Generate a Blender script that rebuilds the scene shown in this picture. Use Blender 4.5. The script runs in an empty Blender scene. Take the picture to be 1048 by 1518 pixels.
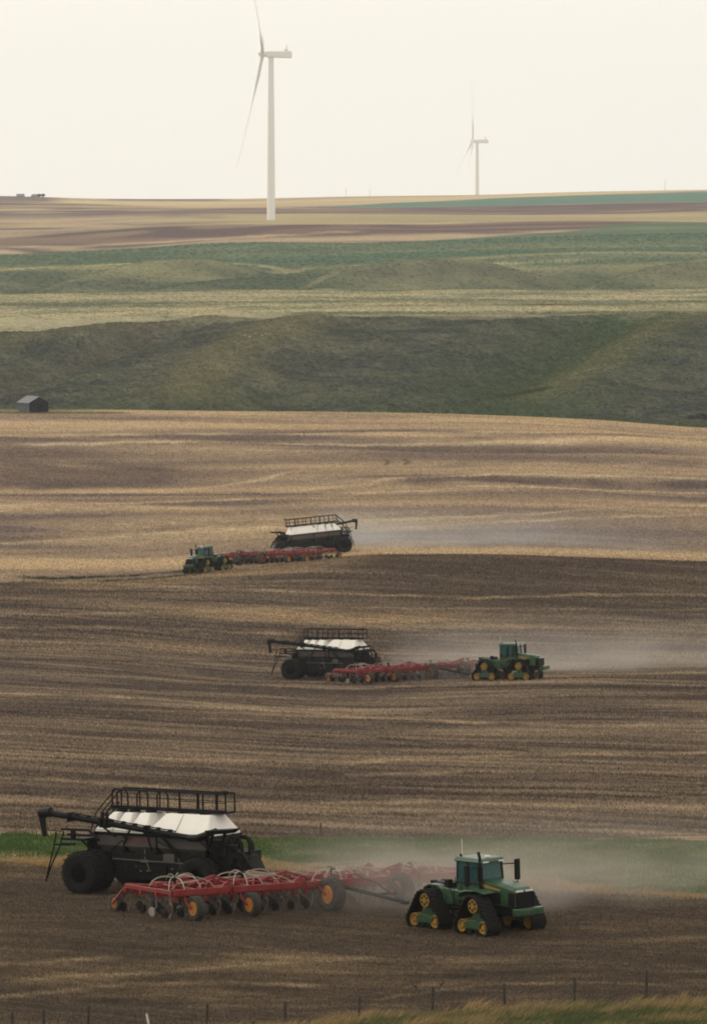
import bpy, math, random
import numpy as np
from mathutils import Vector, Matrix, Euler

# ---------------------------------------------------------------- camera, sky, sun, exposure
SC = bpy.context.scene
ROOT = SC.collection
F, U0, V0, ZC = 8000.0, 524.0, 290.0, 60.0        # long lens on a hill 60 m above datum
cam_d = bpy.data.cameras.new('camera'); cam = bpy.data.objects.new('camera', cam_d); ROOT.objects.link(cam)
cam_d.sensor_fit = 'VERTICAL'; cam_d.sensor_height = 36.0
cam_d.lens = F / 1518.0 * 36.0
cam_d.shift_y = -(759.0 - V0) / 1518.0
cam_d.clip_start = 1.0; cam_d.clip_end = 30000.0
cam.location = (0, 0, ZC); cam.rotation_euler = (math.radians(90), 0, 0)
SC.camera = cam
SC.view_settings.view_transform = 'Standard'; SC.view_settings.look = 'None'
SC.view_settings.exposure = 0.0; SC.view_settings.gamma = 1.0
SC.cycles.max_bounces = 4; SC.cycles.diffuse_bounces = 2; SC.cycles.glossy_bounces = 2
SC.cycles.transmission_bounces = 3; SC.cycles.volume_bounces = 2; SC.cycles.transparent_max_bounces = 6
SC.cycles.filter_width = 1.9
SC.cycles.volume_step_rate = 1.0; SC.cycles.volume_max_steps = 96

SUN_EL, SUN_AZ = math.radians(27), math.radians(-52)   # azimuth from +Y, negative = to the left
W = bpy.data.worlds.new('World'); SC.world = W; W.use_nodes = True
nt = W.node_tree; nt.nodes.clear()
wo = nt.nodes.new('ShaderNodeOutputWorld'); bg = nt.nodes.new('ShaderNodeBackground')
sky = nt.nodes.new('ShaderNodeTexSky'); sky.sky_type = 'NISHITA'; sky.sun_disc = False
sky.sun_elevation = SUN_EL; sky.sun_rotation = SUN_AZ; sky.dust_density = 3.0; sky.altitude = 900
sc_ = nt.nodes.new('ShaderNodeVectorMath'); sc_.operation = 'SCALE'; sc_.inputs['Scale'].default_value = 1.0
mx = nt.nodes.new('ShaderNodeMix'); mx.data_type = 'RGBA'; mx.inputs['Factor'].default_value = 0.94
mx.inputs['B'].default_value = (10.6, 10.0, 8.95, 1)         # thin bright overcast over the blue sky
nt.links.new(sky.outputs[0], sc_.inputs[0]); nt.links.new(sc_.outputs[0], mx.inputs['A'])
nt.links.new(mx.outputs['Result'], bg.inputs['Color']); bg.inputs['Strength'].default_value = 0.1
nt.links.new(bg.outputs[0], wo.inputs['Surface'])

sd = bpy.data.lights.new('sun', 'SUN'); sd.energy = 1.15; sd.angle = math.radians(12); sd.color = (1.0, 0.93, 0.82)
sun = bpy.data.objects.new('sun', sd); ROOT.objects.link(sun)
sv = Vector((math.sin(SUN_AZ) * math.cos(SUN_EL), math.cos(SUN_AZ) * math.cos(SUN_EL), math.sin(SUN_EL)))
sun.rotation_euler = sv.to_track_quat('Z', 'Y').to_euler(); sun.location = (-50, 0, 120)

# ---------------------------------------------------------------- noise
_rs = np.random.RandomState(7)
_perm = _rs.permutation(4096); _ang = _rs.rand(4096) * 2 * np.pi
_gx, _gy = np.cos(_ang), np.sin(_ang)
def perlin(x, y):
    x = np.asarray(x, float); y = np.asarray(y, float)
    xi = np.floor(x).astype(np.int64); yi = np.floor(y).astype(np.int64)
    fx = x - xi; fy = y - yi
    def g(ix, iy, dx, dy):
        h = _perm[(_perm[ix & 4095] + iy) & 4095]
        return _gx[h] * dx + _gy[h] * dy
    u = fx * fx * fx * (fx * (fx * 6 - 15) + 10); v = fy * fy * fy * (fy * (fy * 6 - 15) + 10)
    a = g(xi, yi, fx, fy); b = g(xi + 1, yi, fx - 1, fy); c = g(xi, yi + 1, fx, fy - 1); d = g(xi + 1, yi + 1, fx - 1, fy - 1)
    return ((a + (b - a) * u) * (1 - v) + (c + (d - c) * u) * v) * 1.5
def fbm(x, y, o=3, s=0.0):
    r = 0; a = 1.0; t = 0
    for k in range(o):
        r = r + a * perlin(x * 2 ** k + s + 17.3 * k, y * 2 ** k - s * 1.7 + 9.1 * k); t += a; a *= 0.5
    return r / t * 1.3
def sstep(a, b, x): 
    t = np.clip((x - a) / (b - a), 0, 1); return t * t * (3 - 2 * t)
def band(x, a, b, w): return sstep(a - w, a + w, x) * (1 - sstep(b - w, b + w, x))

# ---------------------------------------------------------------- terrain heights
UC = np.array([0, 175, 350, 524, 700, 875, 1048], float)
def zv(D, *v): return (D, [ZC - (q - V0) / F * D for q in v])
def zz(D, *z): return (D, list(z) if len(z) == 7 else [z[0]] * 7)
TAB = [zz(-200, 58.5), zz(-20, 58.2), zz(15, 57.6), zz(40, 49), zz(100, 36), zz(165, 26.5), zz(200, 24.6, 24.6, 24.7, 24.8, 24.9, 25.0, 25.1),
 zz(222, 23.5, 23.6, 23.9, 24.3, 24.6, 24.7, 24.8), zz(236, 23.5, 23.7, 23.95, 24.2, 24.5, 24.65, 24.8),
 zz(248, 24.0, 24.1, 24.2, 24.25, 24.4, 24.6, 24.8),
 zz(262, 24.4, 24.5, 24.5, 24.4, 24.45, 24.65, 24.9), zz(280, 23.9, 24.0, 24.1, 24.05, 24.1, 24.4, 24.7),
 zz(300, 23.8, 23.9, 24.0, 23.95, 24.0, 24.1, 24.3),
 zv(312, 1233, 1236, 1241, 1245, 1246, 1247, 1249), zv(340, 1195, 1198, 1202, 1206, 1208, 1210, 1214),
 zv(400, 1128, 1132, 1136, 1140, 1142, 1142, 1144), zv(470, 1066, 1072, 1078, 1082, 1080, 1078, 1078),
 zv(525, 1030, 1034, 1040, 1044, 1036, 1028, 1026), zv(552, 1004, 1008, 1016, 1020, 1014, 1008, 1006),
 zv(566, 990, 996, 1008, 1006, 1002, 1000, 998), zv(584, 972, 978, 990, 992, 992, 990, 988),
 zv(640, 935, 938, 945, 950, 952, 950, 948), zv(700, 880, 878, 872, 866, 864, 866, 868),
 zv(728, 862, 860, 847, 830, 828, 832, 838), zv(742, 855, 850, 840, 824, 822, 826, 832), zv(765, 838, 834, 822, 808, 806, 812, 818),
 zv(820, 780, 778, 774, 768, 764, 770, 776), zv(900, 720, 718, 716, 714, 712, 714, 718), zv(1000, 659, 658, 657, 656, 657, 659, 667),
 zv(1060, 627, 626, 626, 627, 629, 635, 646), zv(1100, 607, 608, 610, 612, 615, 622, 634),
 zv(1120, 606, 608, 611, 613, 617, 626, 637), zv(1180, 640, 642, 644, 645, 645, 648, 652), zv(1250, 645, 650, 652, 652, 650, 650, 655),
 zv(1310, 600, 602, 606, 608, 610, 620, 628), zv(1370, 560, 558, 560, 562, 568, 585, 590),
 zv(1430, 528, 520, 520, 522, 525, 540, 545), zv(1490, 500, 494, 490, 488, 487, 496, 505),
 zv(1530, 482, 480, 477, 475, 473, 474, 478), zv(1560, 474, 472, 470, 468, 467, 467, 464), zv(1640, 461, 460, 459, 458, 458, 458, 457),
 zv(1780, 450, 449, 447, 446, 446, 446, 446), zv(1930, 440, 436, 434, 435, 433, 433, 432), zv(2010, 438, 433, 431, 432, 430, 429, 428),
 zv(2090, 450, 448, 446, 446, 446, 446, 444), zv(2170, 447, 446, 446, 446, 446, 444, 440), zv(2260, 424, 424, 428, 426, 425, 424, 418),
 zv(2380, 401, 398, 402, 402, 401, 401, 398), zv(2480, 390, 386, 384, 384, 383, 381, 380), zv(2600, 378, 370, 360, 361, 358, 351, 345),
 zv(2750, 352, 346, 340, 338, 337, 334, 332), zv(2900, 336, 330, 325, 324, 324, 323, 320), zv(3200, 320, 317, 314, 313, 312, 309, 306),
 zv(3700, 305, 306, 306, 304, 300, 296, 292), zv(4200, 296, 300, 301, 297, 294, 289, 286), zv(4600, 292, 296, 296, 292, 289, 284, 282),
 zv(4800, 292, 297, 296, 292, 289, 284, 283), zv(5100, 312, 315, 315, 312, 310, 306, 305), zv(5400, 335, 335, 335, 335, 335, 335, 335), zz(7000, 20), zz(12000, 10)]
TD = np.array([t[0] for t in TAB], float); TZ = np.array([t[1] for t in TAB], float)
def _warp(D): return np.where(D > 200, 200 * np.log(np.maximum(D, 200) / 200) + 200, D)
TX = _warp(TD)
def _pchip(xq):
    h = np.diff(TX)[:, None]; d = np.diff(TZ, axis=0) / h
    m = np.zeros_like(TZ); m[0] = d[0]; m[-1] = d[-1]
    a, b = d[:-1], d[1:]; s = np.sign(a) * np.sign(b) > 0
    m[1:-1] = np.where(s, 2 * a * b / np.where(np.abs(a + b) < 1e-12, 1, a + b), 0)
    # keep some slope through gentle knots
    m[1:-1] = np.where(s, 0.5 * m[1:-1] + 0.5 * np.sign(a) * np.minimum(np.abs(0.5 * (a + b)), 3 * np.minimum(np.abs(a), np.abs(b))), 0)
    k = np.clip(np.searchsorted(TX, xq, side='right') - 1, 0, len(TX) - 2)
    H = (TX[k + 1] - TX[k]); t = ((xq - TX[k]) / H)[:, None]; H = H[:, None]
    t = np.clip(t, 0, 1)
    return (2 * t**3 - 3 * t**2 + 1) * TZ[k] + (t**3 - 2 * t**2 + t) * H * m[k] + (-2 * t**3 + 3 * t**2) * TZ[k + 1] + (t**3 - t**2) * H * m[k + 1]
def _cols(Zr, u):
    """Zr (...,7) heights at the control columns, u (...) -> catmull-rom across columns"""
    uc = np.clip(u, 0, 1048); s = np.interp(uc, UC, np.arange(7)); i = np.clip(s.astype(int), 0, 5); t = s - i
    def c(j): return np.take_along_axis(Zr, np.clip(j, 0, 6)[..., None], -1)[..., 0]
    p0, p1, p2, p3 = c(i - 1), c(i), c(i + 1), c(i + 2)
    return 0.5 * (2 * p1 + (p2 - p0) * t + (2 * p0 - 5 * p1 + 4 * p2 - p3) * t * t + (3 * p1 - p0 - 3 * p2 + p3) * t**3)
def segdist(px, py, pts):
    best = None
    for (ax, ay), (bx, by) in zip(pts[:-1], pts[1:]):
        dx, dy = bx - ax, by - ay; t = np.clip(((px - ax) * dx + (py - ay) * dy) / (dx * dx + dy * dy), 0, 1)
        d = np.hypot(px - ax - t * dx, py - ay - t * dy)
        best = d if best is None else np.minimum(best, d)
    return best
def PU(pts): return [((u - U0) / F * D, D) for u, D in pts]
GUL_R = PU([(960, 1560), (900, 1500), (840, 1440), (780, 1390), (735, 1320)])
SPUR_R = PU([(1120, 1590), (1030, 1545), (940, 1480), (870, 1420), (800, 1360)])
GUL_L = PU([(262, 1525), (215, 1480), (120, 1420), (30, 1370), (-60, 1330)])
SPUR_M = PU([(470, 1500), (400, 1450), (340, 1390), (270, 1310)])
HOL_L = PU([(-80, 1530), (60, 1532), (200, 1548), (360, 1575)])
SPUR_L = PU([(-60, 1430), (60, 1480), (160, 1508), (300, 1530)])
SPUR_E = PU([(960, 1545), (1060, 1560), (1200, 1575)])
HSPUR = [PU([(60, 2210), (130, 2270), (200, 2310), (300, 2330)]), PU([(460, 2190), (540, 2270), (680, 2330)]), PU([(860, 2190), (930, 2260), (1060, 2330)]), PU([(300, 2190), (400, 2270), (470, 2330)])]
HGUL = [PU([(20, 2180), (60, 2260), (120, 2330)]), PU([(390, 2170), (440, 2270), (420, 2380)]), PU([(820, 2170), (850, 2260), (900, 2350)])]
FLAT = [(0.3, 267, 17), (-9.5, 279, 12), (15, 566, 14), (-2, 560, 20), (-16, 742, 22)]
def relief(x, D):
    """rolling ground: real undulations, elongated across the view"""
    A = np.interp(D, [200, 240, 300, 330, 420, 560, 600, 650, 740, 800, 900, 1050, 1100, 1250, 1350, 1480, 1560, 2000, 2150, 2500, 2800, 3500, 4500, 4800, 9000],
                     [0.0, .03, .05, .12, .28, .34, .30, .34, .30, 1.0, 1.5, 1.1, .35, .6, 1.3, .6, .35, .5, 2.0, 2.4, 2.2, 2.4, 1.2, 1.0, 4])
    L = np.interp(D, [200, 300, 600, 760, 1000, 1500, 2000, 2500, 5000, 9000], [16, 20, 30, 46, 58, 85, 160, 170, 420, 700])
    # fixed-scale fields blended by distance so that the pattern never shears
    out = 0; tot = 0
    for Lk in (18, 32, 58, 105, 190, 400):
        w = np.exp(-((np.log(L / Lk)) / 0.33) ** 2)
        r = D + x * 0.35 + 6 * perlin(x / (Lk * 2), D / (Lk * 2) + 31)
        n = perlin(x / (Lk * 1.9) + Lk, r / Lk) + 0.45 * perlin(x / (Lk * 0.8) - Lk, r / (Lk * 0.48))
        n = n + 0.35 * np.abs(n)                      # broader hollows, tighter crests
        out = out + w * n; tot = tot + w
    out = out / tot * A
    for cx, cy, rr in FLAT:
        d = np.hypot((x - cx) / 1.0, (D - cy) / 0.8); out = out * sstep(rr * 0.8, rr * 1.6, d)
    return out
def features(x, D):
    g = lambda d, w: np.exp(-(d / w) ** 2)
    h = -7.0 * g(segdist(x, D, GUL_R), 17) + 6 * g(segdist(x, D, SPUR_R), 16)
    h = h - 4.5 * g(segdist(x, D, GUL_L), 11) + 4 * g(segdist(x, D, SPUR_M), 15)
    for s in HSPUR: h = h + 7.0 * g(segdist(x, D, s), 26)
    for s in HGUL: h = h - 6 * g(segdist(x, D, s), 22)
    m = sstep(1240, 1320, D) * (1 - sstep(1475, 1550, D) * (1 - sstep(2050, 2150, D)))
    h2 = -4.5 * g(segdist(x, D, HOL_L), 13) + 2.0 * g(segdist(x, D, SPUR_L), 10) + 1.4 * g(segdist(x, D, SPUR_E), 14)
    rough = 1.1 * fbm(x / 26, D / 30, 3, 91) * band(D, 1290, 1510, 30)
    return h * m + h2 + rough
def utrue(x, D): return U0 + F * x / np.maximum(D, 200)
def base_h(x, D):
    x = np.atleast_1d(np.asarray(x, float)); D = np.atleast_1d(np.asarray(D, float))
    return _cols(_pchip(_warp(D)), utrue(x, D))
def ground(x, D):
    r = base_h(x, D) + relief(np.atleast_1d(np.asarray(x, float)), np.atleast_1d(np.asarray(D, float))) + features(np.atleast_1d(np.asarray(x, float)), np.atleast_1d(np.asarray(D, float)))
    return r
def gz(x, y): return float(ground(x, y)[0])
def at(u, D):
    x = (u - U0) / F * D; return x, D, gz(x, D)

# ---------------------------------------------------------------- materials
def mat(name, col, rough=0.6, metal=0.0, dust=0.0, dcol=(0.16, 0.125, 0.09), nscale=6.0, var=0.15, spec=0.5):
    m = bpy.data.materials.new(name); m.use_nodes = True; t = m.node_tree; b = t.nodes['Principled BSDF']
    b.inputs['Roughness'].default_value = rough; b.inputs['Metallic'].default_value = metal; b.inputs['Specular IOR Level'].default_value = spec
    tc = t.nodes.new('ShaderNodeTexCoord'); n = t.nodes.new('ShaderNodeTexNoise'); n.inputs['Scale'].default_value = nscale; n.inputs['Detail'].default_value = 4
    t.links.new(tc.outputs['Object'], n.inputs['Vector'])
    r = t.nodes.new('ShaderNodeMapRange'); r.inputs['From Min'].default_value = 0.3; r.inputs['From Max'].default_value = 0.7
    r.inputs['To Min'].default_value = max(0.0, dust - var); r.inputs['To Max'].default_value = min(1.0, dust + var)
    t.links.new(n.outputs['Fac'], r.inputs['Value'])
    mi = t.nodes.new('ShaderNodeMix'); mi.data_type = 'RGBA'; mi.inputs['A'].default_value = (*col, 1); mi.inputs['B'].default_value = (*dcol, 1)
    t.links.new(r.outputs[0], mi.inputs['Factor']); t.links.new(mi.outputs['Result'], b.inputs['Base Color'])
    return m
M = {}
M['green'] = mat('green_paint', (0.009, 0.062, 0.021), 0.32, dust=0.10, var=.14, nscale=3.5)
M['yellow'] = mat('yellow_paint', (0.44, 0.25, 0.02), 0.5, dust=0.26, var=.22, dcol=(.10, .08, .05))
M['orange'] = mat('orange_rim_paint', (0.78, 0.30, 0.025), 0.45, dust=0.14)
M['red'] = mat('red_paint', (0.22, 0.007, 0.012), 0.45, dust=0.12, var=.2, nscale=2.2, spec=.25)
M['black'] = mat('black_steel', (0.004, 0.0045, 0.005), 0.55, dust=0.01, var=0.03, spec=.12)
M['black_machine'] = mat('black_dull', (0.005, 0.006, 0.007), 0.65, dust=0.02, var=0.05, spec=.12)
M['tyre'] = mat('tyre_rubber', (0.008, 0.009, 0.010), 0.8, dust=0.03, var=0.05, spec=.10)
M['tyre_dusty'] = mat('dusty_tyre_rubber', (0.016, 0.016, 0.016), 0.9, dust=0.16, var=0.12)
M['white'] = mat('tank_white', (0.82, 0.79, 0.72), 0.55, dust=0.04, var=0.06, nscale=1.2)
M['tankgrey'] = mat('tank_grey_steel', (0.075, 0.072, 0.066), 0.5, spec=.2, dust=0.14, nscale=1.5)
M['decal'] = mat('dull_red_stripe', (0.13, 0.018, 0.018), 0.5, dust=0.1)
M['hose'] = mat('cream_hose', (0.34, 0.28, 0.22), 0.6, dust=0.2, var=.2)
M['steel'] = mat('worn_steel', (0.11, 0.10, 0.09), 0.5, metal=0.4, dust=0.3)
M['disc'] = mat('grey_disc', (0.26, 0.24, 0.22), 0.6, dust=0.25)
M['turbine'] = mat('turbine_white', (0.84, 0.85, 0.83), 0.5, dust=0.0, var=0.0)
M['turbine_dark'] = mat('turbine_blade_grey', (0.74, 0.77, 0.79), 0.5, dust=0.0, var=0.0)
M['wood'] = mat('weathered_grey_wood', (0.13, 0.14, 0.15), 0.9, dust=0.2, dcol=(0.05, 0.045, 0.05), nscale=2.5, var=0.3)
M['darkwood'] = mat('dark_old_boards', (0.008, 0.009, 0.016), 0.9, dust=0.1, dcol=(0.06, 0.05, 0.045), nscale=2.5)
M['roofwood'] = mat('silvered_shingles', (0.25, 0.25, 0.27), 0.9, dust=0.25, dcol=(0.07, 0.065, 0.07), nscale=3, var=0.3)
M['polewood'] = mat('pale_pole', (0.42, 0.40, 0.37), 0.9)
M['postwood'] = mat('fence_post_wood', (0.022, 0.018, 0.016), 0.9, dust=0.2)
M['wire'] = mat('rusty_wire', (0.06, 0.045, 0.04), 0.7)
M['whitepost'] = mat('white_marker_paint', (0.72, 0.68, 0.60), 0.6, dust=0.08)
M['rock'] = mat('pale_rock', (0.34, 0.33, 0.28), 0.9, dust=0.2)
M['lamp'] = mat('lamp_lens', (0.75, 0.78, 0.80), 0.15)
M['amber'] = mat('amber_lens', (0.7, 0.25, 0.02), 0.3)
M['feather'] = mat('dark_feathers', (0.015, 0.013, 0.014), 0.8)
M['seat'] = mat('dark_cab_trim', (0.02, 0.022, 0.025), 0.8)
g = bpy.data.materials.new('cab_glass'); g.use_nodes = True; t = g.node_tree; b = t.nodes['Principled BSDF']
b.inputs['Base Color'].default_value = (0.05, 0.13, 0.13, 1); b.inputs['Roughness'].default_value = 0.05
tr = t.nodes.new('ShaderNodeBsdfTransparent'); tr.inputs['Color'].default_value = (0.55, 0.78, 0.75, 1)
ms = t.nodes.new('ShaderNodeMixShader'); ms.inputs[0].default_value = 0.5
t.links.new(b.outputs[0], ms.inputs[1]); t.links.new(tr.outputs[0], ms.inputs[2]); t.links.new(ms.outputs[0], t.nodes['Material Output'].inputs['Surface'])
M['glass'] = g

def ground_mat():
    m = bpy.data.materials.new('prairie_ground'); m.use_nodes = True; t = m.node_tree; b = t.nodes['Principled BSDF']
    b.inputs['Roughness'].default_value = 0.95; b.inputs['Specular IOR Level'].default_value = 0.08
    at_ = t.nodes.new('ShaderNodeAttribute'); at_.attribute_name = 'Col'
    tc = t.nodes.new('ShaderNodeTexCoord')
    def noise(scale, det, rot=0.0, sc=(1, 1, 1), rough=0.6):
        mp = t.nodes.new('ShaderNodeMapping'); mp.vector_type = 'TEXTURE'; mp.inputs['Rotation'].default_value = (0, 0, rot); mp.inputs['Scale'].default_value = sc
        n = t.nodes.new('ShaderNodeTexNoise'); n.inputs['Scale'].default_value = scale; n.inputs['Detail'].default_value = det; n.inputs['Roughness'].default_value = rough
        t.links.new(tc.outputs['Object'], mp.inputs['Vector']); t.links.new(mp.outputs[0], n.inputs['Vector']); return n
    def rng(src, lo, hi, a=0.3, c=0.7):
        r = t.nodes.new('ShaderNodeMapRange'); r.inputs['From Min'].default_value = a; r.inputs['From Max'].default_value = c
        r.inputs['To Min'].default_value = lo; r.inputs['To Max'].default_value = hi; t.links.new(src, r.inputs['Value']); return r.outputs[0]
    def mul(a, b_):
        q = t.nodes.new('ShaderNodeMath'); q.operation = 'MULTIPLY'; t.links.new(a, q.inputs[0]); t.links.new(b_, q.inputs[1]); return q.outputs[0]
    rot = math.radians(-33)
    n1 = noise(1.0, 3, rot, (9.0, 0.75, 1))      # drill rows: long along the pass, fine across
    n2 = noise(1.0, 4, rot, (1.6, 0.35, 1))
    n3 = noise(2.6, 6, 0, (1, 1, 1), 0.85)       # clods, straw
    n4 = noise(0.42, 5, 0, (1, 1, 1), 0.8)
    n5 = noise(1.0, 3, math.radians(-24), (60.0, 2.6, 1)); n6 = noise(1.0, 3, math.radians(-30), (26.0, 1.5, 1))  # long furrow streaks, their shadows put into the colour
    rowf = mul(mul(rng(n1.outputs['Fac'], 0.50, 1.50), rng(n2.outputs['Fac'], 0.55, 1.45)), mul(rng(n5.outputs['Fac'], 0.62, 1.22, .28, .55), rng(n6.outputs['Fac'], 0.7, 1.3)))
    one = t.nodes.new('ShaderNodeMix'); one.data_type = 'FLOAT'; one.inputs[2].default_value = 1.0
    t.links.new(at_.outputs['Alpha'], one.inputs[0]); t.links.new(rowf, one.inputs[3])
    f = mul(one.outputs[0], mul(rng(n3.outputs['Fac'], 0.30, 1.70), rng(n4.outputs['Fac'], 0.68, 1.32)))
    vm = t.nodes.new('ShaderNodeVectorMath'); vm.operation = 'SCALE'; t.links.new(at_.outputs['Color'], vm.inputs[0]); t.links.new(f, vm.inputs['Scale'])
    t.links.new(vm.outputs[0], b.inputs['Base Color'])
    bp = t.nodes.new('ShaderNodeBump'); bp.inputs['Strength'].default_value = 0.8; bp.inputs['Distance'].default_value = 0.22
    t.links.new(mul(rowf, rng(n3.outputs['Fac'], 0.4, 1.6)), bp.inputs['Height']); t.links.new(bp.outputs[0], b.inputs['Normal'])
    return m

# ---------------------------------------------------------------- ground sheet
def pv(u, D):    # picture row that the unmodulated ground has at (u, D)
    pass
def lin(r, g_, b_):
    f = lambda c: (c / 255 / 12.92) if c <= 10.3 else ((c / 255 + 0.055) / 1.055) ** 2.4
    return np.array([f(r), f(g_), f(b_)])
def verge_D(u): return np.interp(u, [-600, 0, 350, 524, 700, 1048, 1600], [228.5, 231.2, 233.2, 234.3, 234.9, 236.0, 238])
def strip_near(u): return np.interp(u, [-800, 0, 350, 524, 700, 850, 1048, 1700], [298, 293, 289, 286, 282, 276, 270, 262])
def strip_far(u): return np.interp(u, [-800, 0, 350, 524, 700, 875, 1048, 1700], [312, 309, 307, 305.5, 304, 301, 297, 292])
def till_far(u): return np.interp(u, [-800, 0, 175, 270, 350, 430, 524, 560, 700, 875, 1048, 1700], [722, 724, 727, 728, 731, 738, 742, 744, 738, 734, 736, 736])
def green_far(u): return np.interp(u, [-800, 0, 175, 350, 524, 700, 820, 900, 1048, 1700], [2560, 2600, 2605, 2600, 2600, 2610, 2640, 2690, 2740, 2780])
def mix(a, b, t): return a + (b - a) * t[..., None]
def lines(x, D, ang, sp, seed, warp=6):
    """narrow curved stripes running along heading ang (bearing below the x axis)"""
    s = x * math.sin(ang) + D * math.cos(ang); tt = x * math.cos(ang) - D * math.sin(ang)
    return perlin(tt / (sp * 9) + seed, (s + warp * perlin(tt / 90 + seed, s / 90)) / sp)
def saw(x, D, sp, warp, seed):
    """light crests ending abruptly at the next dark hollow: relief light and shade put into the colour"""
    s = (D + warp * 1.6 * perlin(x / (sp * 1.6) + seed, D / (sp * 3)) + warp * .6 * perlin(x / (sp * .5) - seed, D / (sp * 2)) + .12 * x) / sp + seed * .37
    f = s - np.floor(s); k = np.floor(s); a = .5 + .5 * np.sin(k * 12.9898 + seed) ; a = a * np.clip(.75 + 1.2 * perlin(x / (sp * 2.2) + k * 3.7, k * 1.3 + seed), 0, 1.2)
    return f ** 1.7 * (1 - sstep(.93, 1.0, f)) * a
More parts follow.
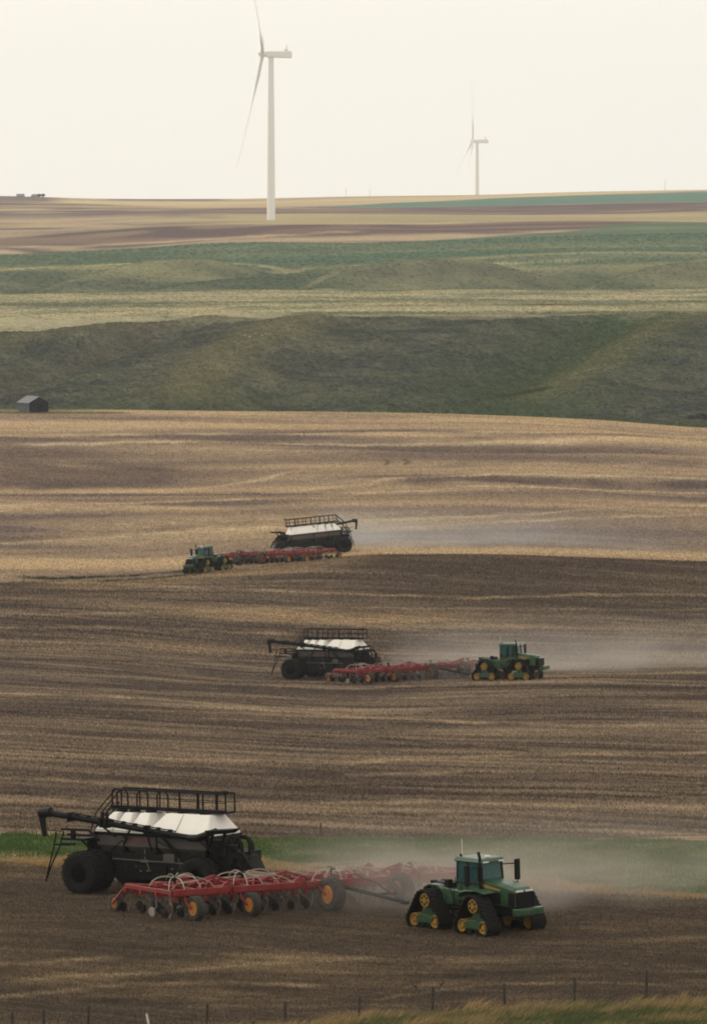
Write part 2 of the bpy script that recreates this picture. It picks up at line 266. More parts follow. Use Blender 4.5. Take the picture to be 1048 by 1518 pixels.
# long light crests, dark furrows and hollows painted over the ground, relief light and shading included: (points (column, row), half width, colour, strength)
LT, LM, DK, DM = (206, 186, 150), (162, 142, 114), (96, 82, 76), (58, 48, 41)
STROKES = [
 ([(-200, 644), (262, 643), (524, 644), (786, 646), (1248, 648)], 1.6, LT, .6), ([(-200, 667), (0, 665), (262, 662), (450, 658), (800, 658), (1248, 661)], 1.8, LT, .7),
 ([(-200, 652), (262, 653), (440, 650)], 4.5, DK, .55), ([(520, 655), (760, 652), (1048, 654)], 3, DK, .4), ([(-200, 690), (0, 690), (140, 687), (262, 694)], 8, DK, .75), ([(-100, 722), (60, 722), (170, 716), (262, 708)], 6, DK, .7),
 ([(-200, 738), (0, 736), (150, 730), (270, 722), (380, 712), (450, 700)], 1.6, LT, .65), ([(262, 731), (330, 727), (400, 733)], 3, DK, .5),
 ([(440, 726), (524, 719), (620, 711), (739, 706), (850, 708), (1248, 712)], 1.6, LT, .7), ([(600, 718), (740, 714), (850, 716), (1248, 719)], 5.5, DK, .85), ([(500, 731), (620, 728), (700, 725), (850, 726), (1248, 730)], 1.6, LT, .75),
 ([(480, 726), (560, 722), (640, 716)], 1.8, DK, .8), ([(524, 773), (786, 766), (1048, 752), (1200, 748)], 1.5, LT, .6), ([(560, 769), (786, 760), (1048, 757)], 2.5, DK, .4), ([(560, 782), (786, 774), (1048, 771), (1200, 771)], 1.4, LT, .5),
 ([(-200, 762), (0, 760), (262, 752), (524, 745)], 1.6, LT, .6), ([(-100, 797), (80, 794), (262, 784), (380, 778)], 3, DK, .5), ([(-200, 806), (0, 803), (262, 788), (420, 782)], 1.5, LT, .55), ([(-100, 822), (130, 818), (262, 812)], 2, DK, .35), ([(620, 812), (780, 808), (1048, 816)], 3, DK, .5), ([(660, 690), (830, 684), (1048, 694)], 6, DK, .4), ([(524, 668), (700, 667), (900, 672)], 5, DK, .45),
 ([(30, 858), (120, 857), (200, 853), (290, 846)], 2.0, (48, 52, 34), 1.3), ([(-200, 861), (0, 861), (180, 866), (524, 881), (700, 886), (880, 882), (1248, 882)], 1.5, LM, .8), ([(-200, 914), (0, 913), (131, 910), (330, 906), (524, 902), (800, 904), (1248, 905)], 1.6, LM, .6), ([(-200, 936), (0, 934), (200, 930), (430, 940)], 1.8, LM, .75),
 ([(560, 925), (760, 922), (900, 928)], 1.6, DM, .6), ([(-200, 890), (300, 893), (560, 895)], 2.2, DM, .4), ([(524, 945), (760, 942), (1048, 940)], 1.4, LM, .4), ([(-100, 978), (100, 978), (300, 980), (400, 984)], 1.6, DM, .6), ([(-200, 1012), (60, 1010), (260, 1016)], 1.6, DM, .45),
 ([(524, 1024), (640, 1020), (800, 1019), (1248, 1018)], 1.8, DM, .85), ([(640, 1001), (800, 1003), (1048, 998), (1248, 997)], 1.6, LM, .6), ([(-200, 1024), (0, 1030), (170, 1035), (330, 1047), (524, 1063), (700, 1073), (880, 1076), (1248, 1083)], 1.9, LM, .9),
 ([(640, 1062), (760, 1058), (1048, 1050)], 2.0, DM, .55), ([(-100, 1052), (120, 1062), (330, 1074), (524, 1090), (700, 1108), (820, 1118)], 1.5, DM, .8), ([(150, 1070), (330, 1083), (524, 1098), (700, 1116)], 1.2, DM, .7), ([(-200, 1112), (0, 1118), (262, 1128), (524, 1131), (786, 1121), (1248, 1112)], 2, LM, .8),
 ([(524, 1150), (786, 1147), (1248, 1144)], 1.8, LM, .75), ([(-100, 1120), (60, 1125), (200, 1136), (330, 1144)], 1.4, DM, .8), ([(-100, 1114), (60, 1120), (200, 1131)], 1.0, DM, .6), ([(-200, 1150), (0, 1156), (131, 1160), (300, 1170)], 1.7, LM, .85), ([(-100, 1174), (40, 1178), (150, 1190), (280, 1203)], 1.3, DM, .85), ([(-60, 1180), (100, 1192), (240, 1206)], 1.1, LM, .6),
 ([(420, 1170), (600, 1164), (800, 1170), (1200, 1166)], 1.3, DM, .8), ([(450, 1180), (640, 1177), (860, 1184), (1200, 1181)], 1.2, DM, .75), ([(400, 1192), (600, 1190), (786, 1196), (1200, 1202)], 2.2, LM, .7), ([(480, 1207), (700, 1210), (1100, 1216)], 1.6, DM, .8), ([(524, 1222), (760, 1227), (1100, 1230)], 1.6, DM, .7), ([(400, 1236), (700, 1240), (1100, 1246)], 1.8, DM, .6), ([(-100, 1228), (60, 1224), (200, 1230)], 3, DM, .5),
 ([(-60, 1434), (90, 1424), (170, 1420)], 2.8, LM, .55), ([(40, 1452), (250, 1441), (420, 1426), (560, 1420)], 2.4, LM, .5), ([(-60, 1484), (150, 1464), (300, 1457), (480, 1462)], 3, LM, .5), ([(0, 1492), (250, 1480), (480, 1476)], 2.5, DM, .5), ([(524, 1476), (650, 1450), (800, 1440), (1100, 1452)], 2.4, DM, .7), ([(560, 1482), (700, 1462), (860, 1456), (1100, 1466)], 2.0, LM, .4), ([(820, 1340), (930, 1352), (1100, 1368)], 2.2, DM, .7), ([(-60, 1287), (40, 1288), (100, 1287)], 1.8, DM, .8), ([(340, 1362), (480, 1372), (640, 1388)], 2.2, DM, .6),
 ([(-200, 408), (0, 404), (60, 398), (150, 393), (350, 388), (420, 396)], 1.5, (176, 170, 128), .8), ([(40, 437), (100, 426), (170, 417), (262, 416), (340, 424)], 4, (150, 146, 110), .4), ([(-200, 424), (0, 420), (60, 424)], 9, (84, 92, 78), .7), ([(100, 433), (200, 428), (330, 430)], 5, (82, 86, 72), .85),  # hill folds: lit crest arcs and the shading below them, painted as colour
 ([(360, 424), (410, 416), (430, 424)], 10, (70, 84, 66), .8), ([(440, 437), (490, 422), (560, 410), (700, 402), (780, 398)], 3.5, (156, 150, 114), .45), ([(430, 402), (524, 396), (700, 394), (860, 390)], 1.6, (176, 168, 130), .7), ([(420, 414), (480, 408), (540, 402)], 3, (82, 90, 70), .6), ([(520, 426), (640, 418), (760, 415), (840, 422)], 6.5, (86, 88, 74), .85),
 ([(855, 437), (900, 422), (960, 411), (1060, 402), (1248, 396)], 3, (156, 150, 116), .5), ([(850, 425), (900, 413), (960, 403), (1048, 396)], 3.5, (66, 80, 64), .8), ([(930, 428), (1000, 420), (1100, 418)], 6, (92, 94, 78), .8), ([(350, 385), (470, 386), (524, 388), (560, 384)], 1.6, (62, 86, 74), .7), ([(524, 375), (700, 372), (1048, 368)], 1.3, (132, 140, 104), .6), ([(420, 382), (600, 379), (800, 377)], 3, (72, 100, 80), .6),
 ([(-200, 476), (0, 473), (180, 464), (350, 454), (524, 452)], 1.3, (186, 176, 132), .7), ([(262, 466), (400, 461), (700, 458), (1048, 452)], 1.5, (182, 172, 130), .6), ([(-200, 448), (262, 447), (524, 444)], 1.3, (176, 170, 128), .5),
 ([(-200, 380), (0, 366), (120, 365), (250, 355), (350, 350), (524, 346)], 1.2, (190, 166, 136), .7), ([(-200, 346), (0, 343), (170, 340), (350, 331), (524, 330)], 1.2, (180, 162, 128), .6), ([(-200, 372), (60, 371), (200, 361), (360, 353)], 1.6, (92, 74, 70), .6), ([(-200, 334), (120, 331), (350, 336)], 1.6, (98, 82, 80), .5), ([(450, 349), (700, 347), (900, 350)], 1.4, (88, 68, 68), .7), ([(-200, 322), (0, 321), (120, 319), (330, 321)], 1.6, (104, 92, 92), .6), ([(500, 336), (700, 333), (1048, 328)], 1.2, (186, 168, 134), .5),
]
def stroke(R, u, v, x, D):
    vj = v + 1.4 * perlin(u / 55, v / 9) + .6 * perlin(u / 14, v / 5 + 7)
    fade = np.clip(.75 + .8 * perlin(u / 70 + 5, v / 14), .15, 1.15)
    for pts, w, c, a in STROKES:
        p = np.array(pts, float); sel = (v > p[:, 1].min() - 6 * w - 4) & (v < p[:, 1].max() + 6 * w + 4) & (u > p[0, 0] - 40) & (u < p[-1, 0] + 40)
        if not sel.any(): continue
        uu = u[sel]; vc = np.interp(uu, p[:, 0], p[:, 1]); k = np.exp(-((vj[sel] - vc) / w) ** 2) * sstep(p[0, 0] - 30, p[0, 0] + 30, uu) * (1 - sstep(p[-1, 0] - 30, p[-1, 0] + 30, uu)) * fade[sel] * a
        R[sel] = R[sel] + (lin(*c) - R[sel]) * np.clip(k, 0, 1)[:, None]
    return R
def colour(x, D, rel):
    u = utrue(x, D); n = x.shape
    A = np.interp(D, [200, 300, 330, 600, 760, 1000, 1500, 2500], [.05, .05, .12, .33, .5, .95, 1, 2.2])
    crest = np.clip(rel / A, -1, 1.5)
    C = np.zeros(n + (4,)); wob = perlin(x / 14 + 3, D / 14)
    an = math.radians(33)
    # near field: dark worked soil with straw lying in streaks
    soil = lin(84, 72, 60); straw = lin(142, 122, 94); dirt = lin(68, 58, 48)
    s1 = lines(x, D, an * 0.35, 1.6, 5, 3); s2 = fbm(x / 7, D / 5, 3, 4); s3 = lines(x, D, an * 0.35, 4.5, 9, 4)
    nearc = mix(np.broadcast_to(soil, n + (3,)), straw, np.clip(0.05 + 0.55 * s1 + 0.5 * s3 + 0.5 * s2, 0, 0.85) * (1 - 0.62 * band(D + 3 * wob, 257.5, 283, 4)))
    nearc = mix(nearc, dirt, np.clip(0.35 * s3 + 0.25 - s2 * 0.4, 0, 0.7) )
    # verge
    vg = mix(np.broadcast_to(lin(112, 92, 60), n + (3,)), lin(58, 66, 42), np.clip(0.5 + 1.3 * fbm(x / 5, D / 3, 2, 8) + 0.4 * sstep(200, 1000, u) - 0.2, 0, 1))
    # green strip
    st = mix(np.broadcast_to(lin(66, 88, 48), n + (3,)), lin(104, 114, 66), np.clip(0.5 + fbm(x / 6, D / 3, 3, 21), 0, 1))
    st = mix(st, lin(158, 134, 96), 1 - sstep(0.5, 4.0, (D - strip_near(u)) + 3 * perlin(x / 4, D / 4)))
    # middle field: half worked stubble
    b1 = lines(x, D, an * 0.8, 7.5, 1, 10); b2 = lines(x, D, an * 0.3, 22, 2, 14); b3 = fbm(x / 60, D / 35, 3, 12); b4 = lines(x, D, an * 0.8, 2.6, 33, 6)
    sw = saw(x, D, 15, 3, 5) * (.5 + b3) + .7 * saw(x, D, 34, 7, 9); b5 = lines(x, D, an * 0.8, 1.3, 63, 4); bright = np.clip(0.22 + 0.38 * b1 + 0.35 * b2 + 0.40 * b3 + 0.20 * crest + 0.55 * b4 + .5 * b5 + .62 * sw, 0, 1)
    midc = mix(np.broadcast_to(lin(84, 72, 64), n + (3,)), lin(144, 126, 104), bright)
    dk = sstep(640, 700, D) * (0.35 + 0.4 * sstep(350, 650, u)); midc = mix(midc, lin(80, 67, 56), np.clip(dk - 0.3 * b1, 0, 0.75))
    midc = mix(midc, lin(150, 128, 98), .62 * band(D + 6 * b1, 708 + np.clip((u - 100) / 40, 0, 12), np.interp(u, [0, 524, 600], [760, 760, 735]), 5) * band(u, 70, 545, 50) * (.8 + .5 * b1))
    lightl = np.clip((b2 - 0.42) * 4, 0, 1) * np.clip(0.5 + b3, 0, 1); midc = mix(midc, lin(168, 142, 102), lightl * 0.6)
    # tan field
    t1 = lines(x, D, 0.05, 26, 3, 24); t2 = lines(x, D, -0.1, 60, 4, 40); t3 = fbm(x / 90, D / 60, 3, 6); t4 = lines(x, D, 0.12, 9, 44, 16)
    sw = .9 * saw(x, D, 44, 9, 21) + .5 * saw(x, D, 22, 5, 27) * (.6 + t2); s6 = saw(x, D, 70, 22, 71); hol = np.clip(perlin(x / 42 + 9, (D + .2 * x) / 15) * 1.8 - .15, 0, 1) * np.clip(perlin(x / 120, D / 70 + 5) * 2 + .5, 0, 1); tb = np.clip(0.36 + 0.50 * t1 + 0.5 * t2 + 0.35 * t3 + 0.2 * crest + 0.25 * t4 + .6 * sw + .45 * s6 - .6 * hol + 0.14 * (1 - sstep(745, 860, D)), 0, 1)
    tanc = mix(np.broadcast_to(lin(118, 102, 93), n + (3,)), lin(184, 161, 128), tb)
    tanc = mix(tanc, lin(96, 80, 76), np.clip(band(D + 12 * t3, 905, 985, 14) * (1 - sstep(60, 500, u)) * (0.8 + t1), 0, 0.75))
    # coulee
    c1 = fbm(x / 35, D / 35, 4, 15); c2 = fbm(x / 9, D / 14, 3, 16)
    cou = mix(np.broadcast_to(lin(66, 70, 66), n + (3,)), lin(102, 102, 84), np.clip(0.45 + 0.9 * c1 + 0.45 * c2 + .5 * fbm(x / 4, D / 6, 2, 97), 0, 1)); cou = mix(cou, lin(70, 78, 64), np.clip(.8 * fbm(x / 16, D / 22, 3, 98), 0, .7))
    cou = mix(cou, lin(60, 76, 50), np.clip(0.9 * np.exp(-(segdist(x, D, GUL_R) / 22) ** 2) + sstep(1360, 1290, D) * 0.6 * (0.6 + c1), 0, 1))
    cou = mix(cou, lin(124, 118, 82), np.clip(0.5 * np.exp(-(segdist(x, D, SPUR_M) / 11) ** 2) + 0.4 * np.exp(-(segdist(x, D, SPUR_R) / 9) ** 2) + 0.4 * np.exp(-(segdist(x, D, SPUR_L) / 8) ** 2), 0, 1))
    cou = mix(cou, lin(92, 86, 74), 0.6 * np.exp(-(segdist(x, D, [(a - 4, b + 6) for a, b in GUL_L]) / 4.5) ** 2))
    # plateau
    p1 = fbm(x / 60, D / 60, 4, 17); p2 = lines(x, D, 0.1, 55, 8, 30)
    pla = mix(np.broadcast_to(lin(104, 108, 84), n + (3,)), lin(160, 152, 122), np.clip(0.45 + 1.1 * p1 + 0.7 * p2 + .5 * fbm(x / 18, D / 22, 3, 95), 0, 1))
    # green hills
    h1 = fbm(x / 130, D / 90, 4, 18)
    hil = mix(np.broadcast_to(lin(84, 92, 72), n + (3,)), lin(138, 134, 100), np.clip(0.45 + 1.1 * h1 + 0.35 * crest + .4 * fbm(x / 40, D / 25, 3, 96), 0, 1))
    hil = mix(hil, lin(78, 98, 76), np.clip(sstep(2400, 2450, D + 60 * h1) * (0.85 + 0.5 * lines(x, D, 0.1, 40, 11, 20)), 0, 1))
    for s in HGUL: hil = mix(hil, lin(66, 80, 58), .75 * np.exp(-(segdist(x, D, s) / 26) ** 2))  # darker gully growth, deepened by spur shade painted into the colour
    ln_ = np.exp(-((D - (2425 + 40 * np.sin(x / 60) + 0.1 * x)) / 9) ** 2); hil = mix(hil, lin(150, 144, 104), ln_ * 0.7)
    # brown and tan fields
    f1 = lines(x, D, 0.12, 38, 12, 60); f2 = lines(x, D, -0.06, 100, 13, 90); f3 = fbm(x / 150, D / 150, 3, 19)
    far = mix(np.broadcast_to(lin(92, 76, 76), n + (3,)), lin(172, 152, 122), np.clip(0.45 + 1.7 * f1 + 1.3 * f2 + 0.3 * f3, 0, 1))
    far = mix(far, lin(100, 78, 72), 0.75 * band(D + 20 * f3, 2660, 2760, 20) * np.clip(0.8 + f1, 0, 1))
    far = mix(far, lin(172, 158, 118), 0.8 * band(D + 20 * f3, 2800, 3020, 25) * sstep(120, 420, u))
    far = mix(far, lin(104, 88, 88), 0.7 * band(D + 40 * f3, 3060, 3300, 40))
    teal = band(D, np.interp(u, [300, 524, 700, 1048], [3500, 3480, 3420, 3300]), np.interp(u, [300, 524, 700, 860, 1048], [3520, 3640, 3900, 4150, 4250]), 40) * sstep(430, 560, u)
    far = mix(far, lin(92, 122, 108), teal)
    far = mix(far, lin(196, 176, 136), sstep(-60, 60, D - np.interp(u, [0, 120, 300, 524, 700, 860, 1048], [4300, 3900, 3650, 3680, 3940, 4200, 4300])) * (0.75 + 0.25 * np.sin(D / 60)))
    teal2 = sstep(4450, 4520, D) * sstep(860, 960, u); far = mix(far, lin(92, 122, 108), teal2)
    dark2 = sstep(4380, 4500, D) * band(u, 160, 330, 25) + sstep(4100, 4250, D) * (1 - sstep(60, 110, u)); far = mix(far, lin(112, 98, 92), np.clip(dark2, 0, 1))
    # assemble by real field boundaries
    Dw = D + 0.5 * wob
    R = nearc.copy(); al = np.full(n, 0.75)
    k = sstep(0.8, -0.8, Dw - verge_D(u)); R = mix(R, vg, k); al *= 1 - k
    k = sstep(-0.6, 0.6, Dw - strip_near(u)); R = mix(R, st, k); al *= 1 - k
    k = sstep(-0.5, 0.5, Dw - strip_far(u)); R = mix(R, midc, k); al = al * (1 - k) + k * 0.85
    edge = np.exp(-((Dw - strip_far(u) - 1.2) / 0.9) ** 2); R = mix(R, lin(170, 145, 108), edge * 0.75)
    k = sstep(-2, 2, D - till_far(u) + 1.5 * wob); R = mix(R, tanc, k); al = al * (1 - k) + k * 0.35
    edge = np.exp(-((D - till_far(u) + 1.5 * wob) / 2.6) ** 2) * (1 - sstep(260, 330, u)) * sstep(10, 70, u); R = mix(R, lin(52, 52, 38), edge * 0.95)
    fe = 1096 + 3 * perlin(x / 20, D * 0 + 4)
    k = sstep(-1.5, 1.5, D - fe); R = mix(R, mix(np.broadcast_to(lin(170, 150, 104), n + (3,)), lin(76, 84, 52), np.clip(band(D, 1085, 1135, 3) * sstep(200, 60, u), 0, 1)), k); al *= 1 - k
    k = sstep(1118, 1128, D); R = mix(R, cou, k)
    k = sstep(-22, 12, D - (1548 - 18 * perlin(x / 24, D / 200 + 3) - 10 * (1 - sstep(300, 560, u))) + 14 * c2); R = mix(R, pla * 1.08, k)
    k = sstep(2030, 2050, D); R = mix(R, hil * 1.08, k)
    k = sstep(-12, 12, D - green_far(u) + 8 * f3); R = mix(R, far, k)
    edgeb = np.exp(-((D - 1088) / 3.0) ** 2) * band(u, -40, 190, 20); R = mix(R, lin(62, 74, 46), edgeb * 0.9)
    for (cu, cD, ru, rD, c) in [(765, 1322, 3.2, 5, (40, 40, 36)), (775, 1375, 6.5, 8, (56, 60, 44)), (1046, 1325, 5, 6, (40, 38, 36)), (822, 1700, 7.5, 9, (86, 68, 56)), (585, 1690, 5, 6, (120, 104, 78)), (640, 1108, 4, 3, (70, 60, 44))]:
        cx = (cu - U0) / F * cD; q = ((x - cx) / ru) ** 2 + ((D - cD) / rD) ** 2
        R = mix(R, lin(*c), np.clip(1.6 - q, 0, 1) * 0.9)
    # wheel marks where the rigs turned in the tan field and tractor tracks in the near one
    for (cu, cD) in ((563, 948), (592, 948)):
        cx = (cu - U0) / F * cD; q = np.abs(np.hypot((x - cx + 6), (D - cD) * 0.45) - 7.5); R = mix(R, lin(84, 76, 60), np.exp(-(q / 0.5) ** 2) * sstep(0, 1, x - cx) * 0.8)
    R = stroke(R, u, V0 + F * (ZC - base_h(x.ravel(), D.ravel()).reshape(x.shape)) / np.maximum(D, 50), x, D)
    C[..., :3] = np.clip(R, 0.005, 0.8) * GAIN; C[..., 3] = al
    return C
GAIN = 1.14
def build_ground():
    def geo(a, b, s): n = int(math.log(b / a) / s) + 1; return list(a * np.exp(np.linspace(0, math.log(b / a), n, endpoint=False)))
    Ds = np.array(list(np.arange(-200, 213, 8)) + geo(214, 330, .0013) + geo(330, 1110, .0022) + geo(1110, 1260, .006) + geo(1260, 2800, .0023) + geo(2800, 5000, .004) + geo(5000, 7001, .02))
    us = np.array(list(np.linspace(-1300, -110, 50, endpoint=False)) + list(np.linspace(-110, 1158, 430, endpoint=False)) + list(np.linspace(1158, 2350, 51)))
    nr, nc = len(Ds), len(us)
    X = (us[None, :] - U0) / F * np.maximum(Ds, 260)[:, None]; D = np.broadcast_to(Ds[:, None], X.shape).copy()
    Zr = _pchip(_warp(Ds)); Zb = _cols(np.broadcast_to(Zr[:, None, :], (nr, nc, 7)), utrue(X, D))
    rel = relief(X, D); Z = Zb + rel + features(X, D)
    C = colour(X, D, rel)
    co = np.stack([X, D, Z], -1).reshape(-1, 3).astype(np.float32)
    i = np.arange(nr - 1)[:, None] * nc + np.arange(nc - 1)[None, :]
    q = np.stack([i, i + 1, i + nc + 1, i + nc], -1).reshape(-1, 4).astype(np.int32)
    me = bpy.data.meshes.new('terrain'); me.vertices.add(len(co)); me.vertices.foreach_set('co', co.ravel())
    me.loops.add(q.size); me.loops.foreach_set('vertex_index', q.ravel())
    me.polygons.add(len(q)); me.polygons.foreach_set('loop_start', np.arange(len(q), dtype=np.int32) * 4); me.polygons.foreach_set('use_smooth', np.ones(len(q), bool))
    me.update(calc_edges=True)
    ca = me.color_attributes.new('Col', 'FLOAT_COLOR', 'POINT'); ca.data.foreach_set('color', C.reshape(-1, 4).astype(np.float32).ravel())
    me.materials.append(ground_mat()); o = bpy.data.objects.new('ground', me); ROOT.objects.link(o); o['kind'] = 'structure'
    return o
build_ground()

# ---------------------------------------------------------------- mesh building helpers
class MB:
    def __init__(s): s.v = []; s.f = []; s.mi = []; s.m = 0
    def add(s, vs, fs):
        o = len(s.v); s.v += [tuple(p) for p in vs]; s.f += [tuple(o + i for i in f) for f in fs]; s.mi += [s.m] * len(fs)
    def box(s, c, d, rot=None, taper=(1, 1)):
        hx, hy, hz = d[0] / 2, d[1] / 2, d[2] / 2; vs = []
        for z in (-1, 1):
            tx, ty = (taper if z > 0 else (1, 1))
            for x, y in ((-1, -1), (1, -1), (1, 1), (-1, 1)): vs.append(Vector((x * hx * tx, y * hy * ty, z * hz)))
        if rot: R = Euler(rot).to_matrix(); vs = [R @ p for p in vs]
        s.add([p + Vector(c) for p in vs], [(0, 3, 2, 1), (4, 5, 6, 7), (0, 1, 5, 4), (1, 2, 6, 5), (2, 3, 7, 6), (3, 0, 4, 7)]); return s
    def hexa(s, p):   # 4 bottom ccw, 4 top ccw
        s.add(p, [(0, 3, 2, 1), (4, 5, 6, 7), (0, 1, 5, 4), (1, 2, 6, 5), (2, 3, 7, 6), (3, 0, 4, 7)]); return s
    def prism(s, poly, a, b, axis='y'):
        n = len(poly)
        def P(u, v, w): return {'y': (u, w, v), 'x': (w, u, v), 'z': (u, v, w)}[axis]
        vs = [P(u, v, a) for u, v in poly] + [P(u, v, b) for u, v in poly]
        s.add(vs, [tuple(range(n))[::-1], tuple(range(n, 2 * n))] + [(i, (i + 1) % n, n + (i + 1) % n, n + i) for i in range(n)]); return s
    def tube(s, pts, r, n=6, cap=True):
        pts = [Vector(p) for p in pts]; rs = r if isinstance(r, (list, tuple)) else [r] * len(pts); rings = []
        ref = None
        for i, p in enumerate(pts):
            d = (pts[min(i + 1, len(pts) - 1)] - pts[max(i - 1, 0)]).normalized()
            if ref is None or abs(d.dot(ref)) > 0.98: ref = Vector((0, 0, 1)) if abs(d.z) < 0.9 else Vector((0, 1, 0))
            a = d.cross(ref).normalized(); b = a.cross(d)
            rings.append([p + (a * math.cos(2 * math.pi * k / n) + b * math.sin(2 * math.pi * k / n)) * rs[i] for k in range(n)])
        vs = [q for ring in rings for q in ring]; fs = []
        for i in range(len(pts) - 1):
            for k in range(n): fs.append((i * n + k, i * n + (k + 1) % n, (i + 1) * n + (k + 1) % n, (i + 1) * n + k))
        if cap: fs += [tuple(range(n)), tuple(range((len(pts) - 1) * n, len(pts) * n))[::-1]]
        s.add(vs, fs); return s
    def cyl(s, c, r, h, axis='z', n=16, r2=None):
        d = {'x': Vector((h / 2, 0, 0)), 'y': Vector((0, h / 2, 0)), 'z': Vector((0, 0, h / 2))}[axis]; c = Vector(c)
        return s.tube([c - d, c + d], [r, r if r2 is None else r2], n)
    def lathe(s, prof, c=(0, 0, 0), n=28):    # profile (offset along y, radius); closed ends if radius 0
        vs = []; fs = []
        for y, r in prof:
            for k in range(n): a = 2 * math.pi * k / n; vs.append((c[0] + r * math.cos(a), c[1] + y, c[2] + r * math.sin(a)))
        for i in range(len(prof) - 1):
            for k in range(n): fs.append((i * n + k, i * n + (k + 1) % n, (i + 1) * n + (k + 1) % n, (i + 1) * n + k))
        fs += [tuple(range(n)), tuple(range((len(prof) - 1) * n, len(prof) * n))[::-1]]
        s.add(vs, fs); return s
    def build(s, name, mats, parent=None, smooth=False, bevel=0.0, loc=None):
        me = bpy.data.meshes.new(name); me.from_pydata(s.v, [], s.f); me.update()
        import bmesh
        bm = bmesh.new(); bm.from_mesh(me); bmesh.ops.recalc_face_normals(bm, faces=bm.faces); bm.to_mesh(me); bm.free()
        mats = mats if isinstance(mats, (list, tuple)) else [mats]
        for m_ in mats: me.materials.append(m_)
        if len(mats) > 1: me.polygons.foreach_set('material_index', s.mi)
        if smooth: me.polygons.foreach_set('use_smooth', [True] * len(me.polygons)); me.set_sharp_from_angle(angle=math.radians(38))
        o = bpy.data.objects.new(name, me); ROOT.objects.link(o)
        if bevel: b = o.modifiers.new('bevel', 'BEVEL'); b.width = bevel; b.segments = 1; b.limit_method = 'ANGLE'
        if parent: o.parent = parent
        if loc: o.location = loc
        return o
KIDS = {}
def thing(name, loc=(0, 0, 0), rz=0, label='', cat='', group=None):
    o = bpy.data.objects.new(name, None); o.empty_display_size = 0.5; ROOT.objects.link(o); o.location = loc; o.rotation_euler = (0, 0, rz)
    return tag(o, label, cat, group)
def tag(o, label, cat, group=None, kind=None):
    o['label'] = label; o['category'] = cat
    if group: o['group'] = group
    if kind: o['kind'] = kind
    return o
def dup(o, parent=None):
    c = o.copy(); ROOT.objects.link(c); c.parent = parent
    for ch in [q for q in ALL if q.parent == o]: dup(ch, c)
    return c
ALL = []
def copy_thing(src, loc, rot, label):
    global ALL
    ALL = list(ROOT.objects); c = dup(src); c.location = loc; c.rotation_euler = rot; c['label'] = label; return c
def follow(x, y, rz, lx, ly):
    """stand a machine on the slope: pitch and roll from the ground at its wheels"""
    c, s = math.cos(rz), math.sin(rz); P = lambda a, b: gz(x + a * c - b * s, y + a * s + b * c)
    zf = (P(lx, ly) + P(lx, -ly)) / 2; zb = (P(-lx, ly) + P(-lx, -ly)) / 2; zl = (P(lx, ly) + P(-lx, ly)) / 2; zr = (P(lx, -ly) + P(-lx, -ly)) / 2
    fx = Vector((2 * lx, 0, zf - zb)).normalized(); fy = Vector((0, 2 * ly, zl - zr)).normalized(); fz = fx.cross(fy).normalized(); fy = fz.cross(fx)
    Rm = Matrix((fx, fy, fz)).transposed(); Rm = Matrix.Rotation(rz, 3, 'Z') @ Rm
    return (x, y, (zf + zb) / 2 - 0.04), Rm.to_euler()

# ---------------------------------------------------------------- wheels
def wheel(parent, c, R, w, rim, rimmat, name='wheel', side=-1, tmat=None, lug=True, dish=0.5):
    """tyre with tread as the part, rim as its sub-part; side is where the dish faces along y"""
    t = MB(); h = w / 2; ri = rim
    t.lathe([(-h * .80, ri), (-h, ri + (R - ri) * .35), (-h, R - .14 * R), (-h * .86, R - .05 * R), (-h * .3, R - .02 * R), (h * .3, R - .02 * R), (h * .86, R - .05 * R), (h, R - .14 * R), (h, ri + (R - ri) * .35), (h * .80, ri)], n=32)
    if lug:
        n = 20
        for k in range(n):
            for sd_ in (-1, 1):
                a = 2 * math.pi * (k + (0.25 if sd_ > 0 else -0.25)) / n
                r1, r2 = R - .035 * R, R + .015 * R; da = 0.42 / n * 2.6; pts = []
                for rr in (r1, r2):
                    for (yy, aa) in ((0.02 * sd_ * w, a), (0.02 * sd_ * w, a + da * .7), (sd_ * h * .98, a + da * 1.9), (sd_ * h * .98, a + da * 1.2)):
                        pts.append((rr * math.cos(aa), yy, rr * math.sin(aa)) if rr == r1 else (rr * math.cos(aa) * (0.985 if abs(yy) > h * .5 else 1), yy, rr * math.sin(aa) * (0.985 if abs(yy) > h * .5 else 1)))
                t.hexa(pts)
    o = t.build(name, tmat or M['tyre'], parent, smooth=True, loc=c)
    r = MB(); s = side
    r.lathe([(s * h * .80, ri * 1.04), (s * h * .86, ri * .97), (s * h * .35 * dish, ri * .86), (s * h * .2 * dish, ri * .5), (s * h * .5 * dish, ri * .30), (s * h * .6 * dish, ri * .26), (s * h * .62 * dish, 0.01)], n=24)
    r.lathe([(-s * h * .80, ri * 1.03), (-s * h * .2, ri * .85), (-s * h * .15, 0.01)], n=24)
    for k in range(8):
        a = 2 * math.pi * k / 8; r.cyl((ri * .4 * math.cos(a), s * h * .45 * dish, ri * .4 * math.sin(a)), ri * .045, .05, 'y', 6)
    r.build('rim', rimmat, o, smooth=True)
    return o

